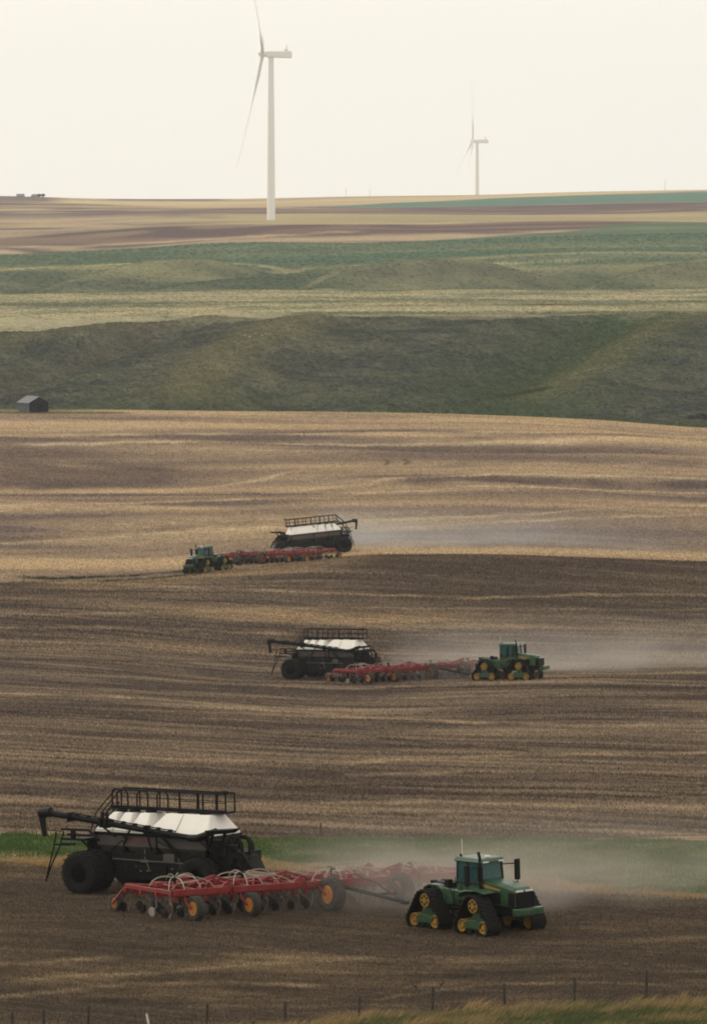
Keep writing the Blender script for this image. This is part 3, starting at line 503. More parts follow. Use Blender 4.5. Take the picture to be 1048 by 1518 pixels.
# ---------------------------------------------------------------- tracked tractor (forward = +x)
def make_tractor():
    T = thing('tractor')
    G = M['green']
    def hull(cs, off=0.0, n=14):
        pts = []
        for (x, z, r) in cs:
            for k in range(n * 4): a = 2 * math.pi * k / (n * 4); pts.append((x + (r + off) * math.cos(a), z + (r + off) * math.sin(a)))
        pts = sorted(set((round(a, 4), round(b, 4)) for a, b in pts)); lo = []; hi = []
        cr = lambda o, a, b: (a[0] - o[0]) * (b[1] - o[1]) - (a[1] - o[1]) * (b[0] - o[0])
        for p in pts:
            while len(lo) > 1 and cr(lo[-2], lo[-1], p) <= 0: lo.pop()
            lo.append(p)
        for p in reversed(pts):
            while len(hi) > 1 and cr(hi[-2], hi[-1], p) <= 0: hi.pop()
            hi.append(p)
        return lo[:-1] + hi[:-1]
    CS = [(0.0, 1.30, .58), (.76, .44, .42), (-.76, .44, .42)]
    def track(cx, sy):
        y0 = sy * 1.45; w = .90
        pin = hull(CS, -0.01); 
        # resample the loop evenly
        P = [Vector((a, 0, b)) for a, b in hull(CS, 0)]; L = [0]
        for i in range(len(P)): L.append(L[-1] + (P[(i + 1) % len(P)] - P[i]).length)
        n = 58; ring = []
        for k in range(n):
            d = L[-1] * k / n; i = max(j for j in range(len(P)) if L[j] <= d + 1e-9); t = (d - L[i]) / max(1e-9, L[i + 1] - L[i]); ring.append(P[i].lerp(P[(i + 1) % len(P)], t))
        b = MB(); V = []
        for k in range(n):
            tg = (ring[(k + 1) % n] - ring[k - 1]).normalized(); nn = Vector((tg.z, 0, -tg.x))
            if nn.dot(ring[k] - Vector((0, 0, .8))) < 0: nn = -nn
            for off in (-0.02, 0.045):
                for y in (-w / 2, w / 2): q = ring[k] + nn * off; V.append((q.x, y, q.z))
        Fs = []
        for k in range(n):
            a, c = k * 4, ((k + 1) % n) * 4
            Fs += [(a, a + 1, c + 1, c), (a + 2, c + 2, c + 3, a + 3), (a, c, c + 2, a + 2), (a + 1, a + 3, c + 3, c + 1)]
        b.add(V, Fs)
        for k in range(n):
            tg = (ring[(k + 1) % n] - ring[k - 1]).normalized(); nn = Vector((tg.z, 0, -tg.x))
            if nn.dot(ring[k] - Vector((0, 0, .8))) < 0: nn = -nn
            sgn = 1 if k % 2 else -1; q0 = ring[k] + nn * .04; q1 = ring[k] + nn * .08; e = tg * .045
            ya, yb = (0.0, sgn * w / 2) ; sk = tg * .05
            b.hexa([(p.x, y, p.z) for p, y in ((q0 - e, ya), (q0 + e, ya), (q0 + e + sk, yb), (q0 - e + sk, yb), (q1 - e * .7, ya), (q1 + e * .7, ya), (q1 + e * .7 + sk, yb), (q1 - e * .7 + sk, yb))])
        tr_ = b.build('rubber_track', M['tyre'], T, loc=(cx, y0, 0))
        def disc(x, z, r, nm, hole=True):
            d = MB(); s = sy
            for yy, sd_ in ((s * .20, s), (-s * .20, -s)):
                d.lathe([(yy - sd_ * .14, r), (yy + sd_ * .13, r), (yy + sd_ * .14, r * .90), (yy + sd_ * .05, r * .80), (yy + sd_ * .02, r * .45), (yy + sd_ * .12, r * .33), (yy + sd_ * .12, .01)], (x, 0, z), 22)
            d.m = 1
            for k in range(5):
                a = 2 * math.pi * k / 5 + .3; d.cyl((x + r * .62 * math.cos(a), s * .235, z + r * .62 * math.sin(a)), r * .11, .05, 'y', 8)
            o = d.build(nm, [M['yellow'], M['black']], tr_, smooth=True)
            if hole:
                pass
            return o
        disc(.76, .44, .31, 'idler_wheel'); disc(-.76, .44, .31, 'idler_wheel')
        dr = MB(); s = sy
        dr.lathe([(-.28, .34), (.28, .34), (s * .29, .30)] if s > 0 else [(.28, .34), (-.28, .34), (-.29, .30)], (0, 0, 1.42), 24)
        dr.m = 1
        for k in range(6): a = 2 * math.pi * (k + .5) / 6; dr.cyl((.20 * math.cos(a), s * .295, 1.42 + .20 * math.sin(a)), .065, .03, 'y', 10)
        dr.build('drive_wheel', [M['yellow'], M['black']], tr_, smooth=True)
        for x in (-.3, .3):
            rl = MB(); rl.cyl((x, 0, .24), .2, .62, 'y', 16); rl.build('roller', M['black'], tr_, smooth=True)
        fr = MB()
        fr.prism([(-.92, .36), (.92, .36), (.86, .62), (.30, .84), (.17, 1.30), (-.17, 1.30), (-.30, .84), (-.86, .62)], s * .02 - .05, s * .02 + .05)
        fr.prism([(-.5, .34), (.5, .34), (.62, .60), (.24, .74), (-.24, .74), (-.62, .60)], s * .30 - .04, s * .30 + .04)
        fr.build('undercarriage_frame', G, tr_, bevel=.015)
    for cx in (1.78, -1.75):
        for sy in (-1, 1): track(cx, sy)
    # front frame, hood
    b = MB(); b.box((1.85, 0, 1.18), (3.4, .9, .55)); b.box((1.85, 0, .95), (.5, 2.4, .4)); b.box((-1.85, 0, .95), (.5, 2.4, .4)); b.box((0.05, 0, .95), (.8, .5, .5)); b.cyl((0.05, 0, 1.1), .22, .9, 'z', 12)
    b.build('axle_frame', M['black'], T, bevel=.02)
    h = MB()
    sec = lambda x, w, zt, zb, ch: [(x, -w, zb), (x, w, zb), (x, w, zt - ch), (x, w - ch * 1.3, zt), (x, -w + ch * 1.3, zt), (x, -w, zt - ch)]
    S = [sec(1.15, .66, 2.56, 1.45, .14), sec(1.9, .66, 2.54, 1.42, .14), sec(2.8, .64, 2.44, 1.38, .13), (sec(3.45, .62, 2.30, 1.36, .14)), (sec(3.58, .57, 2.18, 1.40, .12))]
    V = [p for q in S for p in q]; Fs = [tuple(range(6)), tuple(range(24, 30))[::-1]]
    for i in range(4):
        for k in range(6): Fs.append((i * 6 + k, i * 6 + (k + 1) % 6, i * 6 + 6 + (k + 1) % 6, i * 6 + 6 + k))
    h.add(V, Fs); hood = h.build('hood', G, T, bevel=.02)
    for s in (-1, 1):
        y = MB(); y.hexa([(1.15, s * .664, 2.22), (2.55, s * .650, 2.10), (2.6, s * .650, 2.16), (1.15, s * .664, 2.40), (1.15, s * .676, 2.22), (2.55, s * .662, 2.10), (2.6, s * .662, 2.16), (1.15, s * .676, 2.40)])
        y.build('yellow_stripe', M['yellow'], hood)
    for s in (-1, 1):
        v = MB(); v.box((2.0, s * .662, 1.75), (1.2, .02, .5))
        for k in range(6): v.box((1.5 + .2 * k, s * .668, 1.75), (.05, .03, .5))
        v.build('hood_vent', M['black'], hood)
    gmb = MB(); gmb.box((3.60, 0, 1.74), (.06, 1.06, .72)); gmb.box((3.35, .632, 1.74), (.42, .02, .66)); gmb.box((3.35, -.632, 1.74), (.42, .02, .66))
    for k in range(5): gmb.box((3.64, 0, 1.46 + .13 * k), (.03, .9, .03))
    gmb.build('grille', M['black'], hood)
    for s in (-1, 1):
        l = MB(); l.box((3.60, s * .30, 2.14), (.05, .46, .09)); l.build('headlight', M['lamp'], hood)
    wb = MB(); wb.box((3.86, 0, 1.17), (.36, 1.75, .34)); wb.box((3.6, 0, 1.06), (.3, 1.0, .3))
    for k in range(9): wb.box((4.05, -.74 + k * .185, 1.15), (.05, .15, .26))
    wb.build('front_weight_bracket', G, T, bevel=.025)
    # side tanks, steps, fenders
    for s in (-1, 1):
        tk = MB(); tk.prism([(-.95, 1.25), (.35, 1.25), (.62, 1.55), (.9, 1.95), (-1.05, 1.95)], s * .55, s * 1.02)
        tk.prism([(.42, 1.72), (.62, 2.02), (1.15, 2.12), (1.9, 2.14), (2.35, 2.04), (2.35, 2.00), (1.9, 2.08), (1.15, 2.06), (.66, 1.94)], s * .72, s * 1.55)
        tk.prism([(-.45, 1.30), (-.20, 1.30), (-.62, 2.0), (-1.0, 2.05), (-1.0, 1.9)], s * 1.02, s * 1.20)
        tk.build('side_fuel_tank', G, T, bevel=.02)
    for s in (-1, 1):
        st = MB()
        for k in range(4): st.box((-.05 + .05 * k, s * 1.24, .55 + .32 * k), (.5, .3, .04))
        for dx in (-.25, .25): st.tube([(dx - .05, s * 1.38, .5), (dx + .12, s * 1.25, 1.6), (dx + .1, s * 1.1, 2.6)], .022, 5)
        st.build('access_step', M['black'], T)
    # cab
    cb = MB(); cb.box((-.18, 0, 2.16), (1.75, 1.55, .42)); cb.box((-.95, 0, 2.3), (.3, 1.5, .6)); cab = cb.build('cab', G, T, bevel=.03)
    pl = MB()
    for (x, yy, x2, y2) in ((.68, -.70, .52, -.74), (.68, .70, .52, .74), (-1.02, -.76, -.98, -.76), (-1.02, .76, -.98, .76), (-.25, -.78, -.22, -.80), (-.25, .78, -.22, .80)):
        pl.tube([(x, yy, 2.3), (x2, y2, 3.56)], .055, 6)
    pl.box((-.2, -.775, 2.36), (1.7, .05, .06)); pl.box((-.2, .775, 2.36), (1.7, .05, .06)); pl.build('cab_pillar', M['black'], cab)
    gl = MB()
    gl.hexa([(.66, -.70, 2.36), (.67, -.70, 2.36), (.67, .70, 2.36), (.66, .70, 2.36), (.50, -.72, 3.56), (.51, -.72, 3.56), (.51, .72, 3.56), (.50, .72, 3.56)])
    for s in (-1, 1): gl.hexa([(-.98, s * .765, 2.38), (.62, s * .715, 2.38), (.62, s * .725, 2.38), (-.98, s * .775, 2.38), (-.96, s * .775, 3.56), (.48, s * .745, 3.56), (.48, s * .755, 3.56), (-.96, s * .785, 3.56)])
    gl.box((-1.01, 0, 2.97), (.02, 1.45, 1.15)); gl.build('window', M['glass'], cab)
    ro = MB(); ro.hexa([(-1.22, -.86, 3.56), (.78, -.84, 3.56), (.78, .84, 3.56), (-1.22, .86, 3.56), (-1.10, -.76, 3.82), (.66, -.74, 3.80), (.66, .74, 3.80), (-1.10, .76, 3.82)])
    roof = ro.build('cab_roof', G, cab, bevel=.05)
    for yy in (-.5, .5):
        for xx in (.80, -1.23): la = MB(); la.box((xx, yy, 3.62), (.05, .34, .08)); la.build('work_light', M['lamp'], roof)
    gp = MB(); gp.cyl((.35, 0, 3.87), .15, .10, 'z', 16, .12); gp.build('satellite_receiver', M['whitepost'], roof, smooth=True)
    an = MB(); an.tube([(-1.08, -.35, 3.7), (-1.10, -.35, 4.75)], .020, 6); an.build('antenna', M['whitepost'], roof)
    be = MB(); be.cyl((-.9, -.6, 3.88), .06, .14, 'z', 10); be.build('beacon', M['black'], roof)
    it = MB(); it.box((-.35, 0, 2.55), (.55, .6, .2)); it.box((-.62, 0, 2.95), (.16, .56, .8)); it.box((-.66, 0, 3.42), (.12, .3, .2)); it.tube([(.45, 0, 2.3), (.25, 0, 2.85)], .05); it.cyl((.22, 0, 2.88), .2, .04, 'z', 14); it.box((.1, -.45, 2.85), (.08, .25, .3))
    it.build('driver_seat', M['seat'], cab)
    ex = MB(); ex.tube([(1.28, -.76, 2.1), (1.28, -.76, 2.5)], .09, 10); ex.tube([(1.28, -.76, 2.5), (1.28, -.76, 3.2)], .135, 12); ex.tube([(1.28, -.76, 3.2), (1.28, -.76, 3.6), (1.2, -.78, 3.88)], .075, 10)
    ex.build('exhaust_stack', M['black'], T, smooth=True)
    for s in (-1, 1):
        mi = MB(); mi.tube([(1.1, s * .8, 3.16), (1.30, s * 1.62, 3.14)], .035, 6); mi.tube([(1.3, s * 1.62, 3.34), (1.32, s * 1.62, 2.2)], .035, 6)
        mi.box((1.3, s * 1.62, 2.85), (.16, .27, 1.0)); mi.build('mirror', M['black'], T, bevel=.03)
    for o in [q for q in ROOT.objects if q.parent == cab or q.parent == roof or q == cab]:
        for v in o.data.vertices: v.co.x += .62; v.co.z = 1.95 + (v.co.z - 1.95) * .86 if v.co.z > 1.95 else v.co.z
    # rear frame
    r = MB(); r.box((-1.95, 0, 1.38), (2.3, 1.0, .5)); r.box((-1.5, 0, 1.78), (1.1, 1.3, .36)); r.box((-2.4, 0, 1.75), (.7, 1.0, .25)); r.cyl((-1.3, .3, 2.05), .2, .5, 'y', 12)
    for k in range(5): r.tube([(-1.2, -.3 + .15 * k, 1.95), (-1.9, -.35 + .18 * k, 2.12), (-2.7, -.3 + .15 * k, 1.75), (-3.1, -.2 + .1 * k, 1.1)], .035, 5)
    r.tube([(-2.6, -.4, 1.8), (-2.62, -.4, 2.2)], .05); r.tube([(-2.2, .4, 1.8), (-2.22, .4, 2.15)], .05)
    r.build('rear_frame', M['black'], T, bevel=.02)
    for s in (-1, 1):
        fd = MB(); fd.prism([(-2.75, 1.5), (-2.6, 1.96), (-2.2, 2.12), (-1.6, 2.12), (-1.15, 1.88), (-.95, 1.3), (-1.05, 1.3), (-1.25, 1.80), (-1.62, 2.04), (-2.2, 2.04), (-2.5, 1.9), (-2.65, 1.5)], s * .62, s * 1.05)
        fd.build('rear_fender', G, T, bevel=.01)
    tb = MB(); tb.box((-1.9, 0, 2.05), (1.2, .9, .22)); tb.box((-2.6, -.35, 2.0), (.3, .25, .4)); tb.box((-2.6, .35, 2.0), (.3, .25, .35)); tb.box((-1.35, -.5, 2.1), (.3, .3, .5)); tb.build('toolbox', M['black'], T, bevel=.02)
    for s in (-1, 1):
        sm = MB(); sm.box((1.42, s * .672, 2.0), (.03, .02, .95)); sm.box((2.05, s * .668, 1.54), (1.25, .02, .03)); sm.build('panel_seam', M['black'], hood)
    hb = MB(); hb.box((-3.2, 0, .62), (1.0, .2, .12)); hb.box((-2.9, 0, .95), (.12, 1.2, .8)); hb.tube([(-2.9, -.5, .7), (-3.5, -.35, .6)], .05); hb.tube([(-2.9, .5, .7), (-3.5, .35, .6)], .05)
    hb.build('drawbar', M['black'], T)
    return T

# ---------------------------------------------------------------- air drill (forward = +x)
def make_drill():
    T = thing('air_drill'); R_ = M['red']; rnd = random.Random(3)
    secs = [(-11.2, -7.9), (-7.7, -3.6), (-3.4, 3.4), (3.6, 7.6)]
    ranks = [1.5, .2, -1.2, -2.6]
    for (a, b_) in secs:
        f = MB()
        for x in ranks: f.box((x, (a + b_) / 2, 1.0), (.17, b_ - a, .19))
        n = max(2, round((b_ - a) / 1.5)); 
        for k in range(n + 1):
            y = a + .1 + (b_ - a - .2) * k / n; f.box((-.55, y, 1.16), (4.3, .15, .17))
        for k in range(n):
            y0 = a + .1 + (b_ - a - .2) * k / n; y1 = a + .1 + (b_ - a - .2) * (k + 1) / n; f.tube([(-2.6, y0, 1.24), (.2, y1, 1.24)], .06, 5); f.tube([(1.5, y0, 1.28), (-.4, y1, 1.34)], .05, 5); f.box((-.9 + .8 * (k % 3), (y0 + y1) / 2, 1.3), (.3, .35, .2))
        f.box((1.74, (a + b_) / 2, 1.16), (.12, (b_ - a) * .96, .26))
        for k in range(int((b_ - a) / .45)):
            y = a + .25 + .45 * k; f.box((ranks[(k * 3) % 4] + .02, y, .84), (.20, .14, .22))
        f.build('wing_frame', R_, T, bevel=.01)
    for y in (-7.8, -3.5, 3.5):
        h = MB()
        for x in (1.5, .1, -2.5): h.prism([(y - .45, 1.05), (y - .1, 1.02), (y + .1, 1.02), (y + .45, 1.05), (y + .3, 1.38), (y, 1.52), (y - .3, 1.38)], x - .06, x + .06, 'x')
        h.tube([(.3, y - 1.6, 1.30), (.3, y - .1, 1.62)], .075, 8); h.tube([(.3, y + 1.5, 1.28), (.3, y + .1, 1.60)], .05, 8)
        h.tube([(.3, y, 1.1), (.3, y, 1.7)], .07, 6); h.box((-.5, y, 1.2), (4.1, .12, .10)); h.build('wing_hinge', R_, T, bevel=.01)
    for (x, y, hh) in ((.9, 2.6, 1.5), (.7, 4.6, 1.45), (-.6, -3.0, 1.4), (.9, -6.0, 1.35)):
        p = MB(); p.box((x, y, (1.0 + hh) / 2), (.16, .2, hh - 1.0)); p.box((x, y, hh), (.26, .3, .1)); p.build('wing_rest_post', R_, T, bevel=.01)
    # openers
    op = MB(); op.tube([(0, 0, .98), (-.05, 0, .80), (.10, 0, .58), (.06, 0, .32), (-.12, 0, .06)], .04, 5); op.box((-.10, 0, .12), (.16, .05, .22), rot=(0, .4, 0))
    op.box((.0, 0, .92), (.22, .12, .16)); op.tube([(-.02, 0, .85), (-.42, 0, .5), (-.62, 0, .30)], .03, 5)
    opm = None
    pk = MB(); pk.lathe([(-.05, .24), (-.06, .20), (-.045, .02), (.045, .02), (.06, .20), (.05, .24), (0, .265)], (0, 0, 0), 16); pk.cyl((0, 0, 0), .06, .16, 'y', 8)
    N = 0; n_op = 80; tower = [(-.8, -5.4), (-.8, 5.0), (-.8, 0), (-.8, -9.4)]
    hoses = {}
    for k in range(n_op):
        y = -11.1 + 18.5 * k / (n_op - 1); x = ranks[(k * 3) % 4]
        if opm is None:
            opm = op.build('opener_shank', M['steel'], T, loc=(x, y, 0)); pkm = pk.build('packer_wheel', M['black_machine'], opm, smooth=True, loc=(-.62, 0, .27)); o = opm
        else:
            o = opm.copy(); ROOT.objects.link(o); o.parent = T; o.location = (x, y, 0); q = pkm.copy(); ROOT.objects.link(q); q.parent = o; q.location = (-.62, 0, .27)
        tx, ty = min(tower, key=lambda p: abs(p[1] - y)); hs = MB()
        zt = 1.62 + rnd.uniform(-.08, .12); pts = []; end = Vector((x - .08, y, .62)); st_ = Vector((tx, ty, 1.55))
        lead = abs(y - ty); up = 1.50 + rnd.uniform(-.12, .16)
        P0, P1, P2, P3 = st_, Vector((tx + (x - tx) * .4, ty + (y - ty) * .45, up + .25)), Vector((x - .15, y + (y - ty) * .12 + rnd.uniform(-.1, .1), up + .25)), end
        for j in range(9):
            s = j / 8; pts.append(P0 * (1 - s)**3 + P1 * 3 * s * (1 - s)**2 + P2 * 3 * s * s * (1 - s) + P3 * s**3)
        if k % 2: continue
        hs.tube(pts, .021 + .008 * rnd.random(), 5); hs.build('seed_hose', M['hose'], T, smooth=True)
    for tx, ty in tower:
        t_ = MB(); t_.tube([(tx, ty, 1.0), (tx, ty, 1.5)], .06, 8); t_.cyl((tx, ty, 1.56), .22, .12, 'z', 14); t_.build('seed_manifold', M['black_machine'], T)
    # main air lines from the rear to the manifolds
    for tx, ty in tower:
        a_ = MB(); s = 0.12 * (ty > 0) - .06; a_.tube([(-2.0, ty * .12, 1.2), (-1.3, ty * .35, 1.42), (-.8, ty * .85, 1.38), (tx - .15, ty, 1.25), (tx, ty, 1.15)], .05, 7); a_.build('air_line', M['hose'], T, smooth=True)
    # mid row discs on the near and far wing ends
    for k in range(12):
        y = -11.1 + 1.6 * k
        d = MB(); d.lathe([(-.03, .22), (-.02, .25), (.02, .25), (.03, .22)], (-.25, y, .25), 18); d.tube([(-.25, y + .03, .25), (.1, y + .03, .55), (.1, y + .03, .95)], .035, 5); d.build('coulter_disc', M['disc'] if k % 3 == 0 else M['steel'], T)
    for me in set(q.data for q in ROOT.objects if q.parent == T and not q.name.startswith('coulter')):
        for v in me.vertices: v.co.z *= 1.16
    for q in [q for q in ROOT.objects if q.parent == T and q.name.startswith('coulter')]:
        for v in q.data.vertices: v.co.z *= 1.16 if v.co.z > .6 else 1
    # ground wheels
    def fork(x, y, R, w, arm=1.0):
        f = MB()
        for s in (-1, 1): f.tube([(x, y + s * (w / 2 + .07), R), (x - arm * .5, y + s * (w / 2 + .07), R + .35), (x - arm, y, 1.25)], .055, 6)
        f.build('wheel_arm', R_, T)
    for y in (-10.3, -7.0, 6.4): wheel(T, (2.45, y, .62), .62, .46, .34, M['orange'], 'gauge_wheel', -1, M['tyre_dusty']); fork(2.45, y, .62, .46)
    for y in (-2.1, 2.1): wheel(T, (2.3, y, .84), .84, .68, .44, M['orange'], 'carrying_wheel', -1, M['tyre_dusty']); fork(2.3, y, .84, .68)
    for y in (-11.0, -7.4, -1.2, 1.2, 6.2): wheel(T, (-3.7, y, .42), .42, .28, .24, M['orange'], 'rear_wheel', -1, M['tyre_dusty']); fork(-3.7, y, .39, .26, -.8)
    hp = MB(); hp.tube([(5.6, 0, .62), (1.6, -1.9, 1.35)], .10, 8); hp.tube([(5.6, 0, .62), (1.6, 1.9, 1.35)], .10, 8); hp.tube([(4.0, -.75, .90), (4.0, .75, .90)], .07, 6); hp.tube([(5.4, 0, .68), (3.0, 0, 1.4), (1.2, 0, 1.65)], .05, 6); hp.box((5.65, 0, .60), (.4, .22, .16))
    hp.build('hitch', M['black'], T)
    rh = MB(); rh.tube([(-2.6, -.9, 1.35), (-4.6, 0, .76)], .08, 6); rh.tube([(-2.6, .9, 1.35), (-4.6, 0, .76)], .08, 6); rh.build('rear_hitch', R_, T)
    return T

# ---------------------------------------------------------------- air cart (forward = +x)
def make_cart():
    T = thing('air_cart'); B = M['black']; K = M['black_machine']
    for sy in (-1, 1):
        wheel(T, (-3.5, sy * 2.62, 1.10), 1.12, .86, .50, B, 'dual_wheel', sy, dish=.9)
        wheel(T, (-3.5, sy * 1.62, 1.10), 1.12, .86, .50, B, 'dual_wheel', sy, dish=.9)
        wheel(T, (3.45, sy * 1.85, 1.10), 1.10, .86, .50, B, 'front_wheel', sy, dish=.9)
    c = MB(); 
    for s in (-1, 1): c.box((.1, s * .55, 1.45), (8.6, .16, .34)); 
    c.box((-3.5, 0, 1.1), (.35, 5.6, .35)); c.box((3.45, 0, 1.1), (.35, 3.4, .35)); c.box((-3.25, 0, 1.35), (.9, 1.3, .4)); c.box((3.15, 0, 1.35), (.9, 1.3, .4))
    for x in (-4.1, -1.6, 0, 1.6, 4.2): c.box((x, 0, 1.47), (.14, 1.1, .26))
    c.build('chassis', B, T, bevel=.015)
    # metering units, tanks and clutter hung low between the axles
    mt = MB()
    for x in (-1.7, -.5, .7, 1.8): mt.box((x, -.1, 1.15), (.62, 1.1, .5), taper=(1.1, 1.2)); mt.cyl((x + .1, -.72, 1.15), .16, .14, 'y', 12)
    for z in (.72, .85, .98):
        for s in (-.35, 0, .35): mt.tube([(-2.6, s, z), (4.6, s, z)], .045, 6)
    mt.box((-.6, -1.2, 1.40), (3.2, .5, .60)); mt.box((-.4, -1.0, .98), (3.6, .7, .4)); mt.box((0, .2, 1.5), (5.0, 2.0, .7)); mt.box((1.6, -1.2, 1.25), (.5, .45, .6)); mt.box((-1.6, 1.1, 1.3), (1.4, .7, .6))
    mt.box((.6, -1.3, .92), (.9, .35, .32)); mt.box((-1.7, -1.25, .95), (.5, .3, .4))
    mt.build('metering_unit', K, T, bevel=.02)
    for k in range(9):
        pp = MB(); x0 = -2.6 + .72 * k; sd_ = -1 if k % 4 else 1; pp.tube([(x0, sd_ * 1.30, 2.35 - .1 * (k % 3)), (x0 + .15, sd_ * 1.50, 1.9), (x0 + .3 + .1 * (k % 2), sd_ * 1.48, 1.3), (x0 + .7, sd_ * 1.2, .95)], .035, 5); pp.build('hydraulic_hose', M['steel'] if k % 3 == 0 else M['black_machine'], T, smooth=True)
    pr = MB(); pr.tube([(-2.4, -1.5, 1.78), (2.6, -1.5, 1.72)], .03, 5); pr.box((-.3, -1.52, 1.74), (.5, .06, .14)); pr.build('side_rail', M['steel'], T)
    bb = MB(); bb.box((1.25, -1.5, 1.95), (.7, .10, .45)); bb.build('control_box', M['tankgrey'], T, bevel=.02)
    for (x, y, z) in ((-.9, -1.42, 1.45), (-.15, -1.42, 1.25), (-.6, -1.42, 1.22), (1.45, -1.46, 1.42), (1.5, -1.46, 1.05), (2.35, -1.40, 1.62), (3.9, -1.36, 1.5)): bt = MB(); bt.box((x, y - .06, z), (.08, .03, .06)); bt.build('reflector', M['disc'], T)
    # hopper bottoms
    hp = MB()
    for a, b_ in ((-3.5, -1.7), (-1.7, .4), (.4, 3.6)):
        m_ = (a + b_) / 2; L = (b_ - a) / 2
        hp.hexa([(m_ - L * .55, -.5, 1.62), (m_ + L * .55, -.5, 1.62), (m_ + L * .55, .5, 1.62), (m_ - L * .55, .5, 1.62), (a + .02, -1.40, 2.45), (b_ - .02, -1.40, 2.45), (b_ - .02, 1.40, 2.45), (a + .02, 1.40, 2.45)])
        hp.box((m_, 0, 2.76), (b_ - a - .04, 2.80, .62))
    hp.build('tank_hopper', M['tankgrey'], T, bevel=.02)
    for s in (-1, 1): rs = MB(); rs.box((-.9, s * 1.415, 2.75), (1.7, .02, .16)); rs.build('red_stripe', M['decal'], T)
    fr = MB()
    for x in (-3.5, -1.7, .4, 3.6):
        for s in (-1, 1): fr.box((x, s * 1.36, 2.25), (.12, .12, 1.6))
        fr.box((x, 0, 3.06), (.10, 2.95, .08))
    for s in (-1, 1): fr.box((0.05, s * 1.44, 3.06), (7.35, .12, .14)); fr.tube([(-3.5, s * 1.36, 1.6), (-1.7, s * 1.38, 2.8)], .04); fr.tube([(3.6, s * 1.36, 1.6), (.4, s * 1.38, 2.8)], .04)
    fr.build('support_frame', B, T)
    # white bins, each a hipped cover
    for (a, b_, la, lb, top) in ((-3.6, -2.46, .62, .16, 4.08), (-2.44, -1.47, .20, .22, 4.08), (-1.45, -.27, .22, .30, 4.10), (-.25, 3.70, .70, .44, 4.14)):
        w = MB(); w.hexa([(a, -1.46, 3.20), (b_, -1.46, 3.20), (b_, 1.46, 3.20), (a, 1.46, 3.20), (a + la, -.66, top), (b_ - lb, -.66, top), (b_ - lb, .66, top), (a + la, .66, top)])
        w.box(((a + b_) / 2, 0, 3.15), (b_ - a - .02, 2.90, .10)); o = w.build('tank_bin', M['white'], T, bevel=.08)
        n = max(1, round((b_ - a) / 1.7))
        for k in range(n):
            x = a + la + (b_ - a - la - lb) * (k + .5) / n; l = MB(); l.cyl((x, -.1, top + .05), .30, .10, 'z', 16); l.build('lid', M['black_machine'], o)
        if b_ - a > 3:
            sm = MB(); sm.hexa([(1.60, -1.462, 3.24), (1.63, -1.462, 3.24), (1.63, -1.45, 3.26), (1.60, -1.45, 3.26), (1.60, -.672, top - .03), (1.63, -.672, top - .03), (1.63, -.66, top), (1.60, -.66, top)])
            sm.build('seam', M['tankgrey'], o)
    # walkway and rail
    wk = MB(); wk.box((.25, .25, 4.26), (7.4, .8, .12)); wk.box((.25, -.18, 4.30), (7.4, .05, .18))
    wk.build('walkway', B, T)
    for s in (-.14, .64):
        rl = MB(); rl.tube([(-3.4, s, 4.3), (-3.4, s, 5.1), (-3.3, s, 5.22), (3.85, s, 5.22)], .050, 6); rl.tube([(3.9, s, 4.3), (3.9, s, 5.25)], .05, 6)
        if s > 0: rl.tube([(-3.4, s, 4.75), (3.9, s, 4.75)], .022, 5)
        else:
            for x0, x1 in ((-3.05, -2.35), (-1.75, -1.05), (-.45, .25)): rl.tube([(x0, s - .05, 4.3), (x0, s - .05, 5.0), (x0 + .15, s - .05, 5.2), (x1 - .15, s - .05, 5.2), (x1, s - .05, 5.0), (x1, s - .05, 4.3)], .050, 6)
            rl.tube([(.9, s, 4.75), (3.9, s, 4.75)], .022, 5)
        for x in ((.95, 2.1, 2.45, 3.3) if s < 0 else (-2.2, -.9, .4, 1.6, 2.8)): rl.tube([(x, s, 4.3), (x, s, 5.22)], .045 if s > 0 else .055, 6)
        rl.build('guard_rail', B, T)
    bx = MB(); bx.box((3.9, -.14, 5.30), (.2, .2, .2)); bx.build('camera_box', B, T)
    ld = MB()
    for s in (.02, .55): ld.tube([(-3.35, s, 5.15), (-4.6, s, 3.95), (-5.1, s, 2.6)], .038, 6); ld.tube([(-3.45, s, 4.5), (-4.6, s, 3.2), (-5.2, s, 1.6)], .038, 6)
    for k in range(7): x = -3.5 - .25 * k; ld.tube([(x, .02, 4.45 - .33 * k), (x, .55, 4.45 - .33 * k)], .02, 5)
    ld.build('ladder', B, T)
    # loading auger folded along the right side, spout hanging off the back
    ag = MB(); ag.tube([(-6.75, -1.75, 4.02), (-4.8, -1.78, 3.84), (2.9, -1.85, 3.10)], [.17, .16, .15], 10)
    ag.tube([(-6.9, -1.75, 3.95), (-6.2, -1.75, 4.03)], .25, 12); a_o = ag.build('loading_auger', B, T, smooth=True)
    sp = MB(); sp.tube([(-6.78, -1.75, 3.9), (-6.72, -1.75, 3.3), (-6.60, -1.75, 2.75)], [.20, .15, .13], 10); sp.build('spout', K, a_o, smooth=True)
    for x in (-4.85, -2.75, -2.45, .1):
        br = MB(); z = 3.84 - (x + 4.8) * .096; br.box((x, -1.82, z), (.12, .5, .48))
        if x in (-2.75, -2.45): br.box((x, -1.82, 3.95), (.12, .12, .5)); br.cyl((x, -1.82, 4.15), .09, .1)
        br.build('auger_clamp', B, a_o)
    br = MB()
    for a_, b2, r2 in (((-3.0, -1.8, 3.55), (-2.2, -1.45, 2.9), .05), ((-1.0, -1.8, 3.35), (-1.7, -1.42, 2.6), .05), ((.9, -1.82, 3.25), (1.9, -1.44, 2.05), .09), ((.1, -1.8, 3.1), (.1, -1.44, 2.3), .05)):
        q = MB(); q.tube([a_, b2], r2); q.build('auger_strut', B, a_o)
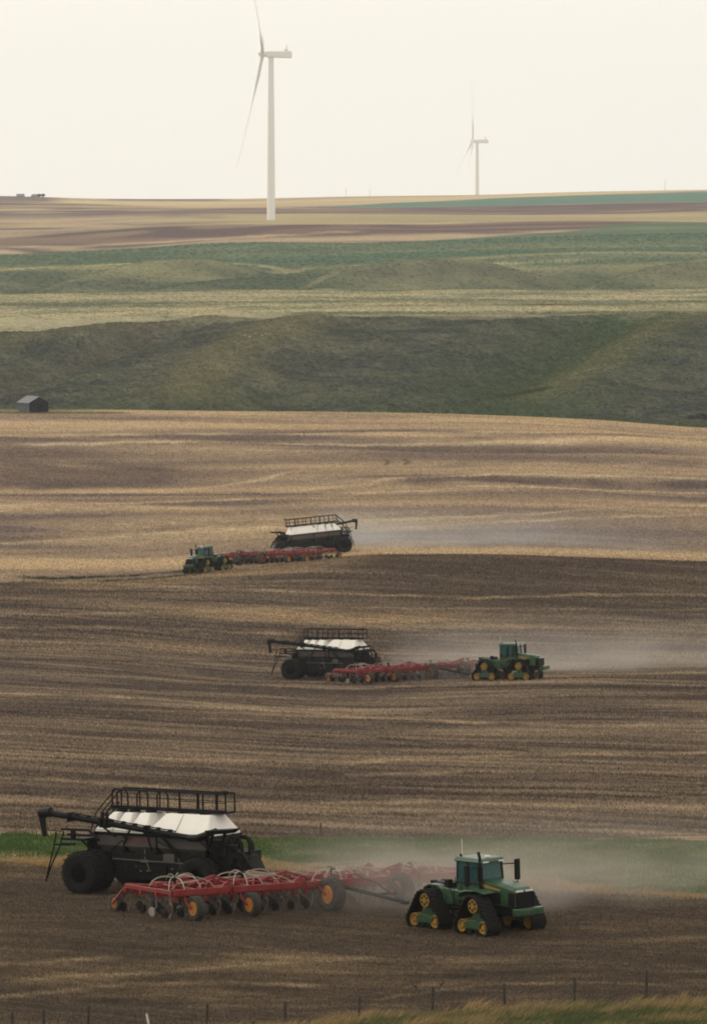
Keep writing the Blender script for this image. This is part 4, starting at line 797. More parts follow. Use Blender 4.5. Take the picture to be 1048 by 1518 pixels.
    br.tube([(-4.6, -1.84, 4.04), (2.0, -1.88, 3.40)], .035, 6)
    for k in range(9): br.box((-4.4 + .75 * k, -1.84, 4.0 - .072 * k), (.22, .12, .12))
    br.build('hydraulic_line', B, a_o)
    hb = MB(); hb.tube([(2.8, -1.85, 3.08), (3.4, -1.9, 3.12), (4.6, -1.9, 3.55)], [.17, .20, .15], 10); hb.hexa([(4.2, -2.2, 3.36), (5.5, -2.3, 3.46), (5.5, -1.5, 3.46), (4.2, -1.6, 3.36), (4.1, -2.3, 3.56), (5.8, -2.45, 3.70), (5.8, -1.35, 3.70), (4.1, -1.5, 3.56)])
    hb.tube([(4.4, -1.9, 3.4), (3.6, -1.5, 2.2)], .08); hb.tube([(3.4, -1.9, 3.05), (4.4, -1.4, 2.0)], .05); hb.tube([(4.9, -1.6, 3.4), (4.2, -1.2, 2.1)], .10); hb.build('auger_hopper', B, a_o, bevel=.02)
    # rear platform and its hanging struts
    rp = MB(); rp.box((-4.6, -.6, 2.72), (1.5, 2.9, .12)); rp.box((-5.2, -1.6, 2.42), (.9, .12, .10)); rp.box((-4.2, -1.9, 2.95), (1.6, .12, .12)); rp.tube([(-5.4, -1.9, 3.2), (-3.6, -1.9, 3.22), (-3.0, -1.8, 2.7)], .07)
    rp.tube([(-5.7, -1.95, 3.05), (-5.85, -2.0, 2.2), (-6.15, -2.1, 1.05), (-6.3, -2.1, .45)], .045); rp.tube([(-5.2, -1.95, 3.1), (-5.45, -2.0, 2.3), (-5.95, -2.1, 1.3), (-6.3, -2.1, .5)], .045)
    rp.tube([(-5.85, -2.0, 2.4), (-4.9, -1.9, 2.4)], .05); rp.tube([(-5.3, -1.95, 3.1), (-6.3, -1.95, 3.12)], .03); rp.box((-4.6, -1.95, 2.98), (.2, .2, .5)); rp.tube([(-4.6, -1.5, 2.8), (-3.7, -1.2, 1.9)], .06); rp.tube([(-4.6, 1, 2.7), (-4.3, .6, 1.5)], .06)
    rp.box((-4.15, -.9, 2.1), (.4, .4, 1.2)); rp.box((-4.3, .6, 2.0), (.8, .9, .9))
    rp.build('rear_platform', B, T)
    # engine, fan and hoses ahead of the tank
    en = MB(); en.box((4.7, .2, 1.9), (1.1, 1.7, .9)); en.cyl((4.6, -.95, 2.05), .50, .42, 'y', 18); en.cyl((5.35, -.6, 1.75), .42, .5, 'x', 18); en.box((4.2, 0, 1.5), (1.3, 2.3, .14)); en.box((4.05, -1.0, 2.55), (.3, .3, .9))
    en.box((2.0, -1.25, 1.55), (1.7, .5, .9)); en.box((4.2, -.9, 2.6), (.9, .9, .8)); en.box((.1, -1.32, 1.85), (5.0, .35, .5)); en.hexa([(5.0, -.7, 1.5), (6.0, -.5, 1.35), (6.0, .5, 1.35), (5.0, .7, 1.5), (5.0, -.6, 2.35), (5.5, -.5, 2.15), (5.5, .5, 2.15), (5.0, .6, 2.35)]); en.tube([(4.9, -1.0, 2.5), (5.6, -1.05, 2.3), (6.1, -.9, 1.5)], .12, 8); en.tube([(4.6, -1.1, 2.7), (5.2, -1.15, 2.75), (5.5, -1.1, 1.9)], .10, 8)
    en.build('blower_engine', K, T, bevel=.03)
    for (y, x0, x1, zt) in ((-.9, 3.9, 4.9, 2.95), (-.5, 4.1, 5.15, 3.0), (-.1, 3.9, 5.35, 3.05), (.5, 4.0, 5.1, 2.9)):
        h = MB(); h.tube([(x0, y, 2.6), (x0 + .1, y, zt), (x0 + .4, y, zt + .1), (x1 - .2, y, zt + .05), (x1, y, zt - .25), (x1 + .05, y, 1.6)], .09, 8); h.build('air_hose', K, T, smooth=True)
    tg_ = MB(); tg_.tube([(4.3, -.6, 1.3), (8.2, 0, .85)], .11, 8); tg_.tube([(4.3, .6, 1.3), (8.2, 0, .85)], .11, 8); tg_.tube([(4.6, 0, 1.2), (9.4, 0, .80)], .05, 6); tg_.tube([(8.1, 0, .85), (9.6, 0, .75)], .09, 8); tg_.build('tongue', M['red'], T)
    return T

def place(o, u, D, deg, lx, ly, label, src=None, flip=False):
    x = (u - U0) / F * D; rz = math.radians(deg)
    loc, rot = follow(x, D, rz, lx, ly)
    if src is None: o.location = loc; o.rotation_euler = rot; o['label'] = label; return o
    return copy_thing(src, loc, rot, label)

tr1 = make_tractor(); tr1['category'] = 'tractor'; tr1['group'] = 'green tracked tractors'
dr1 = make_drill(); dr1['category'] = 'seed drill'; dr1['group'] = 'red seed drills'
ca1 = make_cart(); ca1['category'] = 'air cart'; ca1['group'] = 'white and black air carts'
place(tr1, 705, 261.9, -50, 2.2, 1.5, 'large green tracked tractor nearest the fence, driving out of dust by the green strip')
place(dr1, 504, 272.2, -55, 2.3, 6, 'wide red seed drill with cream hoses behind the nearest tractor, beside the green strip')
place(ca1, 249, 278.5, -35, 3.2, 2.2, 'nearest black and white air cart with big dual tyres, standing before the green strip')
t2 = place(None, 752, 558, -22, 2.2, 1.5, 'middle-sized green tracked tractor side-on on the brown field, dust trailing behind it', tr1)
place(None, 645, 565, -54, 2.3, 6, 'red seed drill in drifting dust between the middle air cart and its tractor', dr1)
place(None, 494, 567, -32, 3.2, 2.2, 'air cart with bright white bins standing in the middle of the brown field', ca1)
place(None, 309, 733, 180 + 50, 2.2, 1.5, 'farthest green tractor, heading left along the edge of the tan stubble', tr1)
d3 = place(None, 388, 744, 180 + 50, 2.3, 6, 'farthest red seed drill on the low crest where brown field meets tan stubble', dr1)
place(None, 468, 752, 180 + 16, 3.2, 2.2, 'farthest air cart, facing left behind the red drill with blue dust at its tail', ca1)

t2.scale = (1.07, 1.07, 1.07)
d3.scale = (1, -1, 1)      # the far drill is turned the other way about: its longer wing is on the left

# ---------------------------------------------------------------- wind turbines
def turbine(u, D, zb, hub_h, L, yaw, label, psi):
    """rotor on the left of the nacelle, seen from its side"""
    x = (u - U0) / F * D
    T = thing('wind_turbine', (x, D, zb), 0, label, 'wind turbine', 'wind turbines on the far plain')
    k = L / 60.0
    b = MB(); b.tube([(0, 0, -2), (0, 0, hub_h * .3), (0, 0, hub_h * .65), (0, 0, hub_h - 1.2 * k)], [2.15 * k, 1.95 * k, 1.7 * k, 1.3 * k], 32); b.build('tower', M['turbine'], T, smooth=True)
    n = MB(); n.hexa([(-2.6 * k, -1.7 * k, -1.5 * k), (10.8 * k, -1.7 * k, -1.9 * k), (10.8 * k, 1.7 * k, -1.9 * k), (-2.6 * k, 1.7 * k, -1.5 * k), (-2.6 * k, -1.6 * k, 1.7 * k), (10.8 * k, -1.6 * k, 1.8 * k), (10.8 * k, 1.6 * k, 1.8 * k), (-2.6 * k, 1.6 * k, 1.7 * k)])
    na = n.build('nacelle', M['turbine'], T, bevel=.4 * k, loc=(0, 0, hub_h)); 
    w = MB(); w.box((7.8 * k, 0, 2.3 * k), (2.0 * k, 2.0 * k, 1.0 * k)); w.tube([(8 * k, 0, 2.6 * k), (8 * k, 0, 5.0 * k)], .3 * k, 8); w.build('wind_vane', M['turbine'], na)
    r = bpy.data.objects.new('rotor', None); ROOT.objects.link(r)
    hb = MB(); hb.lathe([(-2.0 * k, 1.5 * k), (-.2 * k, 1.75 * k), (1.0 * k, 1.5 * k), (2.0 * k, .9 * k), (2.5 * k, .1 * k)], (0, 0, 0), 24)
    h = hb.build('hub', M['turbine'], T, smooth=True, loc=(-4.4 * k, 0, hub_h + .4 * k)); bpy.data.objects.remove(r)
    h.rotation_euler = Euler((0, math.radians(6), math.radians(90 + yaw)), 'XYZ')
    h.rotation_euler = (Matrix.Rotation(math.radians(yaw), 3, 'Z') @ Matrix.Rotation(math.radians(6), 3, 'Y') @ Matrix.Rotation(math.radians(90), 3, 'Z')).to_euler()
    for p in psi:
        m = MB(); V = []; N = 16
        for i in range(N + 1):
            s = i / N; rr = 1.2 * k + s * (L - 1.2 * k)
            ch = (1.9 + 1.9 * math.exp(-((s - .2) / .14) ** 2)) * (1 - s) ** .75 * k + .25 * k if s > .06 else 2.0 * k
            th = (2.0 * k if s <= .06 else max(.18 * k, ch * (.55 - .38 * min(1, s * 2.2)))); tw = math.radians(22 * (1 - s) ** 2 + 2); bend = rr * math.sin(math.radians(5.0)) + .035 * L * s * s
            for a in range(12):
                q = 2 * math.pi * a / 12; cx = ch / 2 * math.cos(q) - ch * .12 * (s > .06); cy = th / 2 * math.sin(q)
                V.append((cx * math.cos(tw) - cy * math.sin(tw), bend + cx * math.sin(tw) + cy * math.cos(tw), rr))
        Fs = [(i * 12 + a, i * 12 + (a + 1) % 12, i * 12 + 12 + (a + 1) % 12, i * 12 + 12 + a) for i in range(N) for a in range(12)] + [tuple(range(12)), tuple(range(N * 12, N * 12 + 12))[::-1]]
        m.add(V, Fs); bl = m.build('blade', M['turbine_dark'], h, smooth=True); bl.rotation_euler = (0, math.radians(p), 0)
    return T
turbine(402, 2900, gz((402 - U0) / F * 2900, 2900), 89.0, 62.5, .6, 'tall white wind turbine, nearest and largest, its tower foot on the brown fields', (58, 178, 298))
turbine(707, 5370, 30.0, 84.0, 62.5, 5, 'smaller pale wind turbine fading into the haze, foot hidden behind the horizon', (0, 120, 240))

# ---------------------------------------------------------------- old shed
def shed():
    x, y = (50 - U0) / F * 1091, 1091
    T = thing('wooden_shed', (x, y, gz(x, y) - .1), math.radians(-57), 'small weathered wooden shed with a silvered gable roof below the grassy slope', 'shed')
    L, w, h, rg = 2.3, 2.2, 2.05, 3.15
    a = MB(); a.prism([(-w, 0), (w, 0), (w, h), (0, rg - .08), (-w, h)], -L, L, 'x'); 
    for k in range(19): a.box((L + .02, -w + .12 + k * .23, .95), (.04, .17, 1.9))
    body = a.build('wall', M['darkwood'], T)
    s = MB()
    for k in range(19): s.box((-L + .12 + k * .24, -w - .025, 1.0), (.20, .05, 2.0))
    s.build('side_boards', M['wood'], body)
    r = MB()
    for sd_ in (-1, 1):
        for k in range(6):
            t0, t1 = k / 6, (k + 1) / 6; y0, y1 = sd_ * (w + .35) * (1 - t0), sd_ * (w + .35) * (1 - t1); z0, z1 = h - .16 + (rg - h + .24) * t0, h - .16 + (rg - h + .24) * t1
            r.hexa([(-L - .25, y0, z0), (L + .25, y0, z0), (L + .25, y1, z1), (-L - .25, y1, z1), (-L - .25, y0, z0 + .09), (L + .25, y0, z0 + .09), (L + .25, y1, z1 + .05), (-L - .25, y1, z1 + .05)])
    r.build('roof', M['roofwood'], T)
    d = MB(); d.box((L + .05, .3, .85), (.04, .95, 1.7)); d.build('door', M['black_machine'], T)
    wn = MB(); wn.box((L + .05, -1.2, 1.3), (.04, .5, .5)); wn.build('window', M['black_machine'], T)
shed()

# ---------------------------------------------------------------- fences
def fence(pts_u, name_label, hts, lean, wires=(.45, .8, 1.05), r=.07, birds=False):
    P = []
    for u, D in pts_u: x = (u - U0) / F * D; P.append(Vector((x, D, gz(x, D))))
    T = thing('wire_fence', P[0], 0, name_label, 'fence'); o = P[0]
    rnd = random.Random(len(P))
    for i, p in enumerate(P):
        q = p - o; h = hts[i % len(hts)]; m = MB(); lx = lean[i % len(lean)]
        m.tube([(q.x, q.y, q.z - .2), (q.x + lx * .5, q.y, q.z + h * .5), (q.x + lx, q.y, q.z + h)], [r, r * .95, r * .85], 8); m.build('post', M['postwood'], T, smooth=True)
    if wires:
        for wz in wires:
            m = MB(); pts = []
            for i, p in enumerate(P):
                q = p - o; pts.append((q.x, q.y - r, q.z + wz))
                if i < len(P) - 1: q2 = P[i + 1] - o; pts.append(((q.x + q2.x) / 2, (q.y + q2.y) / 2 - r, (q.z + q2.z) / 2 + wz - .03))
            m.tube(pts, .006, 4); m.build('wire', M['wire'], T)
    return P
FP = fence([(-45, 235), (20, 235), (65, 235), (131, 235), (308, 234.5), (423, 235), (532, 235.3), (641, 235.6), (748, 236.2), (851, 236.0), (957, 237), (1062, 237.5), (1168, 238)],
           'low wire fence of dark wooden posts along the grassy verge at the bottom', [1.0, .95, 1.05, 1.1, 1.0, .85, .9, 1.05, .95, 1.15, 1.25, 1.1, 1.1], [0.02, -.03, .01, .04, -.02, .0, .03])
x, y, z = at(223, 234); T = thing('marker_stake', (x, y, z), 0, 'short white marker stake leaning in the dry grass by the fence', 'stake')
m = MB(); m.prism([(-.05, 0), (.05, 0), (-.10, .75), (-.15, .82), (-.20, .75)], -.03, .03); m.build('stake', M['whitepost'], T, bevel=.008)
x, y, z = at(475, 309.5); T = thing('wooden_post', (x, y, z), 0, 'single thin wooden post at the far edge of the green strip', 'post')
m = MB(); m.tube([(0, 0, -.1), (.02, 0, .45), (.03, 0, .95)], .05, 8); m.build('shaft', M['postwood'], T); m = MB(); m.cyl((.03, 0, .98), .055, .06, 'z', 8); m.build('cap', M['wire'], T)
x, y, z = at(36, 724); T = thing('wooden_post', (x, y, z), 0, 'lone post on the grassy field edge left of the farthest tractor', 'post')
m = MB(); m.tube([(0, 0, -.1), (.02, 0, .5), (.0, 0, 1.2)], .06, 8); m.build('shaft', M['postwood'], T)
fence([(250 + 27 * k, 1102 + 2 * math.sin(k)) for k in range(31)], 'row of short fence posts where the tan field meets the green slope', [.75, .6, .8, .7], [0.02, -.05, .05], wires=None, r=.07)
fence([(560 + 13 * k, 2428 + 2 * math.sin(k * 2)) for k in range(26)], 'line of tiny fence posts crossing the distant green hills', [1.3, 1.1, 1.4], [0.0, .1, -.1], wires=None, r=.16)

def bird(u, D, h, label, flip):
    x, y, z = at(u, D); 
    b = MB(); b.tube([(-.17, 0, .0), (-.10, 0, .03), (0, 0, .06), (.09, 0, .11), (.14, 0, .16), (.19, 0, .165), (.235, 0, .155)], [.012, .035, .065, .055, .038, .036, .006], 10)
    b.tube([(-.02, .03, .01), (-.02, .03, -.05)], .006, 4); b.tube([(-.02, -.03, .01), (-.02, -.03, -.05)], .006, 4)
    o = b.build('blackbird', M['feather'], None, smooth=True, loc=(x, y - .06, z + h)); o.scale = (.62 * flip, 1, .8); tag(o, label, 'bird', 'small dark birds on the fence wire')
    w = MB(); w.prism([(-.15, .02), (-.02, .02), (.07, .10), (.02, .12), (-.08, .09)], -.07, .07); w.build('wing', M['feather'], o)
bird(616, 235.5, 1.07, 'small dark bird on the fence wire left of a post', -1)
bird(654, 235.65, 1.07, 'small dark bird on the fence wire just right of a post', 1)

# ---------------------------------------------------------------- farmstead, poles and rocks far off
def farm_shed(u, D, L, h, deg, label):
    x, y, z = at(u, D); T = thing('farm_shed', (x, y, z - .3), math.radians(deg), label, 'farm shed', 'farm buildings on the skyline')
    a = MB(); a.prism([(-3.5, 0), (3.5, 0), (3.5, h), (0, h + 1.7), (-3.5, h)], -L / 2, L / 2, 'x'); a.build('wall', M['roofwood'], T)
    r = MB()
    for s in (-1, 1): r.hexa([(-L / 2 - .4, s * 4, h - .2), (L / 2 + .4, s * 4, h - .2), (L / 2 + .4, 0, h + 1.75), (-L / 2 - .4, 0, h + 1.75), (-L / 2 - .4, s * 4, h + .05), (L / 2 + .4, s * 4, h + .05), (L / 2 + .4, 0, h + 2.0), (-L / 2 - .4, 0, h + 2.0)])
    r.build('roof', M['roofwood'], T); d = MB(); d.box((0, -3.54, h * .4), (2.6, .1, h * .8)); d.build('door', M['darkwood'], T)
farm_shed(31, 4560, 6, .8, 6, 'long low grey farm shed on the left skyline')
farm_shed(52, 4570, 4, .8, -10, 'small grey farm shed beside dark trees on the left skyline')
def tree(u, D, h, label, seed):
    x, y, z = at(u, D); T = thing('tree', (x, y, z), 0, label, 'tree', 'trees by the skyline farm'); rnd = random.Random(seed)
    t = MB(); t.tube([(0, 0, -.3), (.1, 0, h * .4), (0, 0, h * .8)], [.3, .2, .06], 7)
    for k in range(5): a = k * 1.3; t.tube([(.05, 0, h * .35), (math.cos(a) * h * .25, math.sin(a) * h * .25, h * .65)], [.12, .04], 5)
    t.build('trunk', M['postwood'], T)
    c = MB()
    for k in range(900):
        a, b_, r = rnd.uniform(0, 6.28), rnd.uniform(-.9, 1), rnd.random() ** .4; q = Vector((math.cos(a) * math.sqrt(1 - b_ * b_) * r * h * .48 * (1 + .3 * math.sin(3 * a)), math.sin(a) * math.sqrt(1 - b_ * b_) * r * h * .42, h * .62 + b_ * r * h * .36)); e = [Vector((rnd.gauss(0, .3), rnd.gauss(0, .3), rnd.gauss(0, .3))) for _ in range(3)]
        c.add([q + v for v in e], [(0, 1, 2)])
    c.build('crown', M['leaf'], T)
M['leaf'] = mat('dark_leaves', (0.03, 0.045, 0.022), 0.8)
tree(59, 4575, 2.6, 'rounded dark tree between the skyline sheds', 1); tree(64.5, 4570, 2.8, 'rightmost dark tree by the skyline farm', 2)
def pole(u, D, h, label):
    x, y, z = at(u, D); T = thing('power_pole', (x, y, z), 0, label, 'power pole', 'power poles along the horizon')
    p = MB(); p.tube([(0, 0, -.5), (0, 0, h)], [.15, .10], 8); p.build('shaft', M['polewood'], T); c = MB(); c.box((0, -.2, h - .7), (1.8, .12, .14)); c.build('crossarm', M['polewood'], T)
for u, D, h, l in ((513, 4560, 6.5, 'faint power pole on the tan horizon, left one of a close pair'), (548, 4560, 6, 'faint power pole on the tan horizon, right one of a close pair'), (985, 4600, 9, 'tallest faint power pole on the horizon above the teal field')):
    pole(u, D, h, l)
rnd = random.Random(5)
import bmesh
for i, (u, D, s, l) in enumerate([(363, 1428, .40, 'pale boulder on the dark slope, leftmost of a small scatter'), (371, 1422, .48, 'largest pale boulder of the small scatter on the dark slope'), (379, 1430, .32, 'small pale boulder left of a pair on the dark slope'), (389, 1424, .42, 'pale boulder, upper one at the right of the scatter'), (394, 1427, .34, 'rightmost small pale boulder of the scatter on the slope')]):
    x, y, z = at(u, D); bm = bmesh.new(); bmesh.ops.create_icosphere(bm, subdivisions=2, radius=s)
    for v in bm.verts: v.co *= 1 + .22 * math.sin(v.co.x * 9 + i) * math.cos(v.co.y * 8 + 2 * i); v.co.z *= .7
    me = bpy.data.meshes.new('boulder'); bm.to_mesh(me); bm.free(); me.materials.append(M['rock']); o = bpy.data.objects.new('boulder', me); ROOT.objects.link(o); o.location = (x, y, z + s * .3); tag(o, l, 'boulder', 'pale boulders on the slope')

# ---------------------------------------------------------------- grass and stubble
def blade_mat():
    m = bpy.data.materials.new('grass_blades'); m.use_nodes = True; t = m.node_tree; b = t.nodes['Principled BSDF']; b.inputs['Roughness'].default_value = .8; b.inputs['Specular IOR Level'].default_value = .1
    a = t.nodes.new('ShaderNodeAttribute'); a.attribute_name = 'Col'; t.links.new(a.outputs['Color'], b.inputs['Base Color'])
    tl = t.nodes.new('ShaderNodeBsdfTranslucent'); t.links.new(a.outputs['Color'], tl.inputs['Color']); ms = t.nodes.new('ShaderNodeMixShader'); ms.inputs[0].default_value = .35
    t.links.new(b.outputs[0], ms.inputs[1]); t.links.new(tl.outputs[0], ms.inputs[2]); t.links.new(ms.outputs[0], t.nodes['Material Output'].inputs['Surface']); return m
BM = blade_mat(); RS = np.random.RandomState(11)
def blades(name, label, cat, x, D, h, w, lean, col):
    n = len(x); z = ground(x, D); th = RS.rand(n) * np.pi; dx = np.cos(th) * w / 2; dy = np.sin(th) * w / 2
    lx = lean + RS.normal(0, .25, n) * h; ly = RS.normal(0, .2, n) * h
    V = np.zeros((n, 5, 3)); V[:, 0] = np.stack([x - dx, D - dy, z - .03], 1); V[:, 1] = np.stack([x + dx, D + dy, z - .03], 1)
    V[:, 2] = np.stack([x + lx * .35 + dx * .8, D + ly * .35 + dy * .8, z + h * .6], 1); V[:, 3] = np.stack([x + lx * .35 - dx * .8, D + ly * .35 - dy * .8, z + h * .6], 1); V[:, 4] = np.stack([x + lx, D + ly, z + h], 1)
    me = bpy.data.meshes.new(name); me.vertices.add(n * 5); me.vertices.foreach_set('co', V.astype(np.float32).ravel())
    b = np.arange(n)[:, None] * 5; L = np.concatenate([b + [0, 1, 2, 3], b + [3, 2, 4]], 1).astype(np.int32)
    me.loops.add(n * 7); me.loops.foreach_set('vertex_index', L.ravel()); me.polygons.add(n * 2); me.polygons.foreach_set('loop_start', np.stack([np.arange(n) * 7, np.arange(n) * 7 + 4], 1).astype(np.int32).ravel())
    me.update(calc_edges=True); c = np.ones((n, 5, 4)); c[..., :3] = np.clip(col, .005, .9)[:, None, :]
    ca = me.color_attributes.new('Col', 'FLOAT_COLOR', 'POINT'); ca.data.foreach_set('color', c.astype(np.float32).ravel()); me.materials.append(BM)
    o = bpy.data.objects.new(name, me); ROOT.objects.link(o); tag(o, label, cat, None, 'stuff'); return o
def spread(n, u0, u1, D0, D1):
    D = D0 + (D1 - D0) * RS.rand(n); u = u0 + (u1 - u0) * RS.rand(n); return (u - U0) / F * D, D, u
# verge
x, D, u = spread(90000, -120, 1180, 221, 241); k = D < verge_D(u) + 1.2 * perlin(x / 1.5, D / 1.5) + .3; x, D, u = x[k], D[k], u[k]
g_ = np.clip(.62 + 1.7 * fbm(x / 4, D / 2.2, 3, 41) + .7 * (sstep(150, 1000, u) - .5) - .9 * sstep(-2.0, -.2, D - verge_D(u)), 0, 1); tall = RS.rand(len(x)); col = mix(np.broadcast_to(lin(160, 138, 98), x.shape + (3,)), lin(74, 92, 54), np.clip(g_ + RS.normal(0, .25, len(x)), 0, 1)); col = mix(col, lin(176, 134, 96), np.clip(fbm(x / 2, D, 2, 77), 0, .35) * (1 - g_)); col *= (.7 + .6 * RS.rand(len(x)))[:, None]
blades('verge_grass', 'long dry and green grass leaning along the fence at the bottom edge', 'grass', x, D, (.14 + .34 * tall ** 1.8) * (1.1 - .35 * g_) * np.interp(u, [0, 400, 700], [.8, .9, 1]), .018 + .03 * RS.rand(len(x)), .28 * (.5 + tall), col)
# green strip
x, D, u = spread(130000, -120, 1180, 262, 313); k = (D > strip_near(u) - 1 + 1.5 * perlin(x / 3, D / 3)) & (D < strip_far(u)); x, D, u = x[k], D[k], u[k]
q = D - strip_near(u) + 3 * perlin(x / 3, D / 3 + 7); g_ = sstep(.5, 4.0, q); rr = RS.rand(len(x))
col = mix(np.broadcast_to(lin(166, 140, 98), x.shape + (3,)), lin(70, 94, 50), np.clip(g_ * (1.05 + .5 * fbm(x / 7, D / 4, 2, 51)) + RS.normal(0, .12, len(x)), 0, 1)); col *= (.75 + .5 * RS.rand(len(x)))[:, None]
clump = np.clip(.5 + 1.2 * perlin(x / 2.2, D / 3), .15, 1.3)
blades('strip_grass', 'green grass strip with pale dry tufts between the two fields', 'grass', x, D, (.55 * (1 - g_) + .22 * g_) * (.4 + .7 * rr) * clump + .05, .03 + .03 * rr, .15 * (1 - g_), col)
# straw, clods and tussocks standing on the ground, each tinted like the ground it grows from
def tussocks(name, label, cat, n, u0, u1, D0, D1, hh, ww, cond, lo=.5, hi=1.6, prefer=0.0, taper=True):
    x, D, u = spread(n, u0, u1, D0, D1); k = cond(x, D, u); x, D, u = x[k], D[k], u[k]
    c = colour(x, D, relief(x, D))[:, :3]; lum = c.mean(1)
    if prefer: k = RS.rand(len(x)) < np.clip(prefer + (1 - prefer) * (lum / np.percentile(lum, 90)) ** 1.5, 0, 1); x, D, c = x[k], D[k], c[k]
    r = RS.rand(len(x)); blades(name, label, cat, x, D, hh * (.5 + RS.rand(len(x))), ww * (.6 + .8 * RS.rand(len(x))), 0 * x, c * 1.12 * (lo + (hi - lo) * r ** 1.3)[:, None])
tussocks('stubble', 'short straw stubble and clods in the dark worked soil around the nearest machines', 'stubble', 300000, -100, 1150, 231, 300, .08, .035, lambda x, D, u: (D > verge_D(u)) & (D < strip_near(u)), .5, 1.9, .35)
tussocks('stubble', 'rough straw stubble in rows on the brown field beyond the green strip', 'stubble', 260000, -100, 1150, 308, 600, .12, .09, lambda x, D, u: (D > strip_far(u) + .5), .6, 1.5)
tussocks('stubble', 'straw stubble over the low crest of the brown field', 'stubble', 130000, -100, 1150, 600, 745, .16, .16, lambda x, D, u: (D < till_far(u)), .55, 1.6)
tussocks('stubble', 'pale cut straw standing all over the tan field', 'stubble', 180000, -100, 1150, 718, 1098, .17, .22, lambda x, D, u: (D > till_far(u)), .7, 1.32)
tussocks('prairie_grass', 'dark tussocks of prairie grass and low brush on the steep slope', 'grass', 60000, -100, 1150, 1240, 1545, .30, 1.1, lambda x, D, u: D > 0, .82, 1.25)
tussocks('prairie_grass', 'pale grass tussocks on the flat bench above the slope', 'grass', 30000, -100, 1150, 1560, 2030, .20, 1.2, lambda x, D, u: D > 0, .65, 1.4)
tussocks('prairie_grass', 'grass tussocks over the distant green hills', 'grass', 25000, -100, 1150, 2180, 2600, .30, 1.8, lambda x, D, u: D > 0, .85, 1.2)

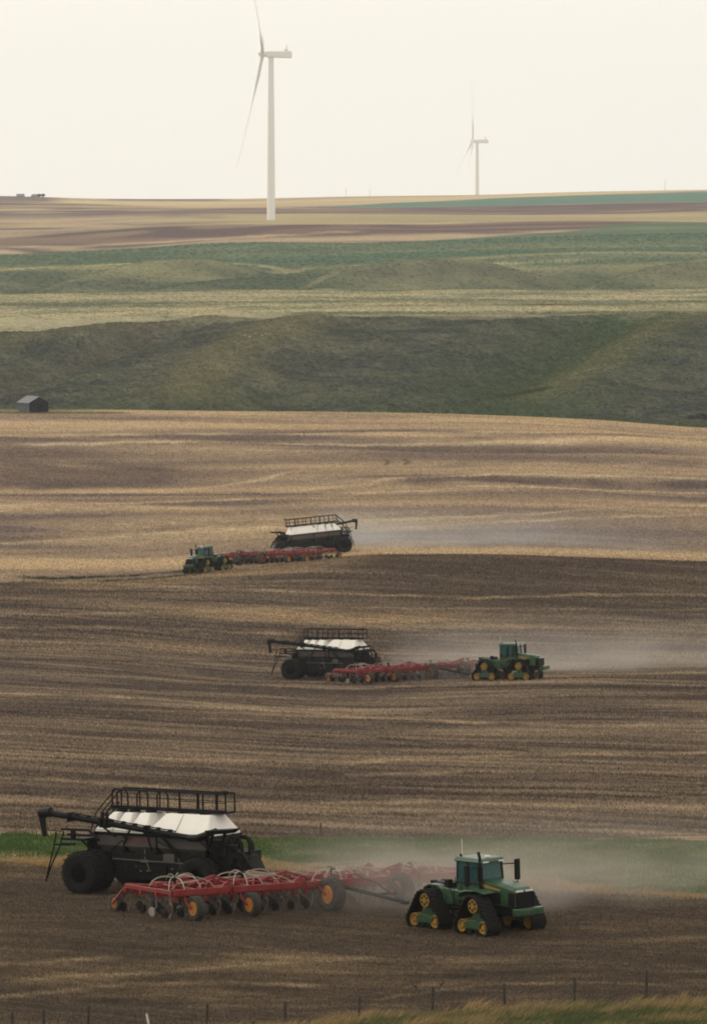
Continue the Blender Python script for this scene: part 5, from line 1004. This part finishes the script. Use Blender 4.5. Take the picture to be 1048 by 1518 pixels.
# ---------------------------------------------------------------- dust and haze
def dust(name, label, c, size, dens, col, seed, ns=.22, drop=2.0, core=(0., 0.), flow=1.0):
    """soft-edged cloud of blown soil: density from noise, thinning upwards and to the edges of its box"""
    m = bpy.data.materials.new(name + '_air'); m.use_nodes = True; t = m.node_tree; t.nodes.clear(); out = t.nodes.new('ShaderNodeOutputMaterial'); v = t.nodes.new('ShaderNodeVolumePrincipled')
    v.inputs['Color'].default_value = (*col, 1); v.inputs['Anisotropy'].default_value = .2; t.links.new(v.outputs[0], out.inputs['Volume'])
    tc = t.nodes.new('ShaderNodeTexCoord'); sep = t.nodes.new('ShaderNodeSeparateXYZ'); t.links.new(tc.outputs['Object'], sep.inputs[0])
    def math_(op, a, b=None, c_=None, clamp=False):
        n = t.nodes.new('ShaderNodeMath'); n.operation = op; n.use_clamp = clamp
        for i, q in enumerate((a, b, c_)):
            if q is None: continue
            if isinstance(q, (int, float)): n.inputs[i].default_value = q
            else: t.links.new(q, n.inputs[i])
        return n.outputs[0]
    X = math_('DIVIDE', sep.outputs['X'], size[0] / 2); Y = math_('DIVIDE', sep.outputs['Y'], size[1] / 2); Z = math_('DIVIDE', sep.outputs['Z'], size[2])
    # along x: quick rise on the source side, long tail downwind
    s = math_('MULTIPLY_ADD', X, .5, .5)                       # 0..1
    rise = math_('MULTIPLY', s, 1 / max(.02, core[0]), clamp=True); tail = math_('SUBTRACT', 1.0, s); tail = math_('POWER', math_('MAXIMUM', tail, 0), core[1])
    if flow < 0: pass
    ex = math_('MULTIPLY', rise, tail); ey = math_('SUBTRACT', 1.0, math_('MULTIPLY', Y, Y), clamp=True)
    zt = math_('POWER', math_('SUBTRACT', 1.0, Z, clamp=True), drop)
    mp = t.nodes.new('ShaderNodeMapping'); mp.inputs['Scale'].default_value = (.45, 1, 1.25); mp.inputs['Location'].default_value = (seed, seed * 2, 0); t.links.new(tc.outputs['Object'], mp.inputs['Vector'])
    n = t.nodes.new('ShaderNodeTexNoise'); n.inputs['Scale'].default_value = ns; n.inputs['Detail'].default_value = 3; n.inputs['Roughness'].default_value = .55; n.inputs['Distortion'].default_value = .6; t.links.new(mp.outputs[0], n.inputs['Vector'])
    nr = t.nodes.new('ShaderNodeMapRange'); nr.inputs['From Min'].default_value = .40; nr.inputs['From Max'].default_value = .62; nr.inputs['To Min'].default_value = .02; nr.inputs['To Max'].default_value = 1.9; t.links.new(n.outputs['Fac'], nr.inputs['Value'])
    d = math_('MULTIPLY', math_('MULTIPLY', math_('MULTIPLY', ex, ey), math_('MULTIPLY', zt, nr.outputs[0])), dens); t.links.new(d, v.inputs['Density'])
    b = MB(); b.box((0, 0, size[2] / 2), size); o = b.build(name, m); z = min(gz(c[0] + a * size[0] / 2, c[1] + e * size[1] / 2) for a in (-1, 0, 1) for e in (-1, 0, 1))
    o.location = (c[0], c[1], c[2] if len(c) > 2 else z - .2); tag(o, label, 'dust', None, 'stuff'); return o
dust('dust_cloud', 'brown dust blowing from the nearest drill past its tractor to the right', (20, 276), (50, 24, 5.2), .21, (.66, .60, .54), 3.0, ns=.3, core=(.22, 1.7))
dust('dust_cloud', 'pale dust trailing right behind the middle tractor', (25, 583), (44, 38, 8), .115, (.66, .62, .57), 8.0, ns=.22, core=(.45, .7))
dust('dust_cloud', 'thin bluish dust drifting right from the farthest air cart', (24, 764), (62, 30, 8), .13, (.62, .64, .66), 14.0, ns=.16, core=(.08, 1.5))
dust('dust_cloud', 'low dust hiding the right end of the nearest drill', (7.5, 271.5), (20, 11, 3.6), .5, (.60, .55, .50), 5.0, ns=.35, drop=1.3, core=(.28, 1.8))
dust('dust_cloud', 'low dust between the middle drill and its tractor', (10, 566), (15, 16, 4.2), .17, (.62, .56, .52), 6.0, ns=.3, drop=1.2, core=(.5, .5))

def haze():
    m = bpy.data.materials.new('haze_air'); m.use_nodes = True; t = m.node_tree; t.nodes.clear(); out = t.nodes.new('ShaderNodeOutputMaterial'); v = t.nodes.new('ShaderNodeVolumePrincipled')
    v.inputs['Color'].default_value = (.90, .95, 1.0, 1); v.inputs['Density'].default_value = HAZE; v.inputs['Anisotropy'].default_value = .6; t.links.new(v.outputs[0], out.inputs['Volume'])
    b = MB(); b.box((0, 3420, 112), (4000, 7300, 224)); o = b.build('haze', m); o['kind'] = 'stuff'; o['label'] = 'thin pale haze over the prairie'; o['category'] = 'haze'
HAZE = 4.6e-5
haze()
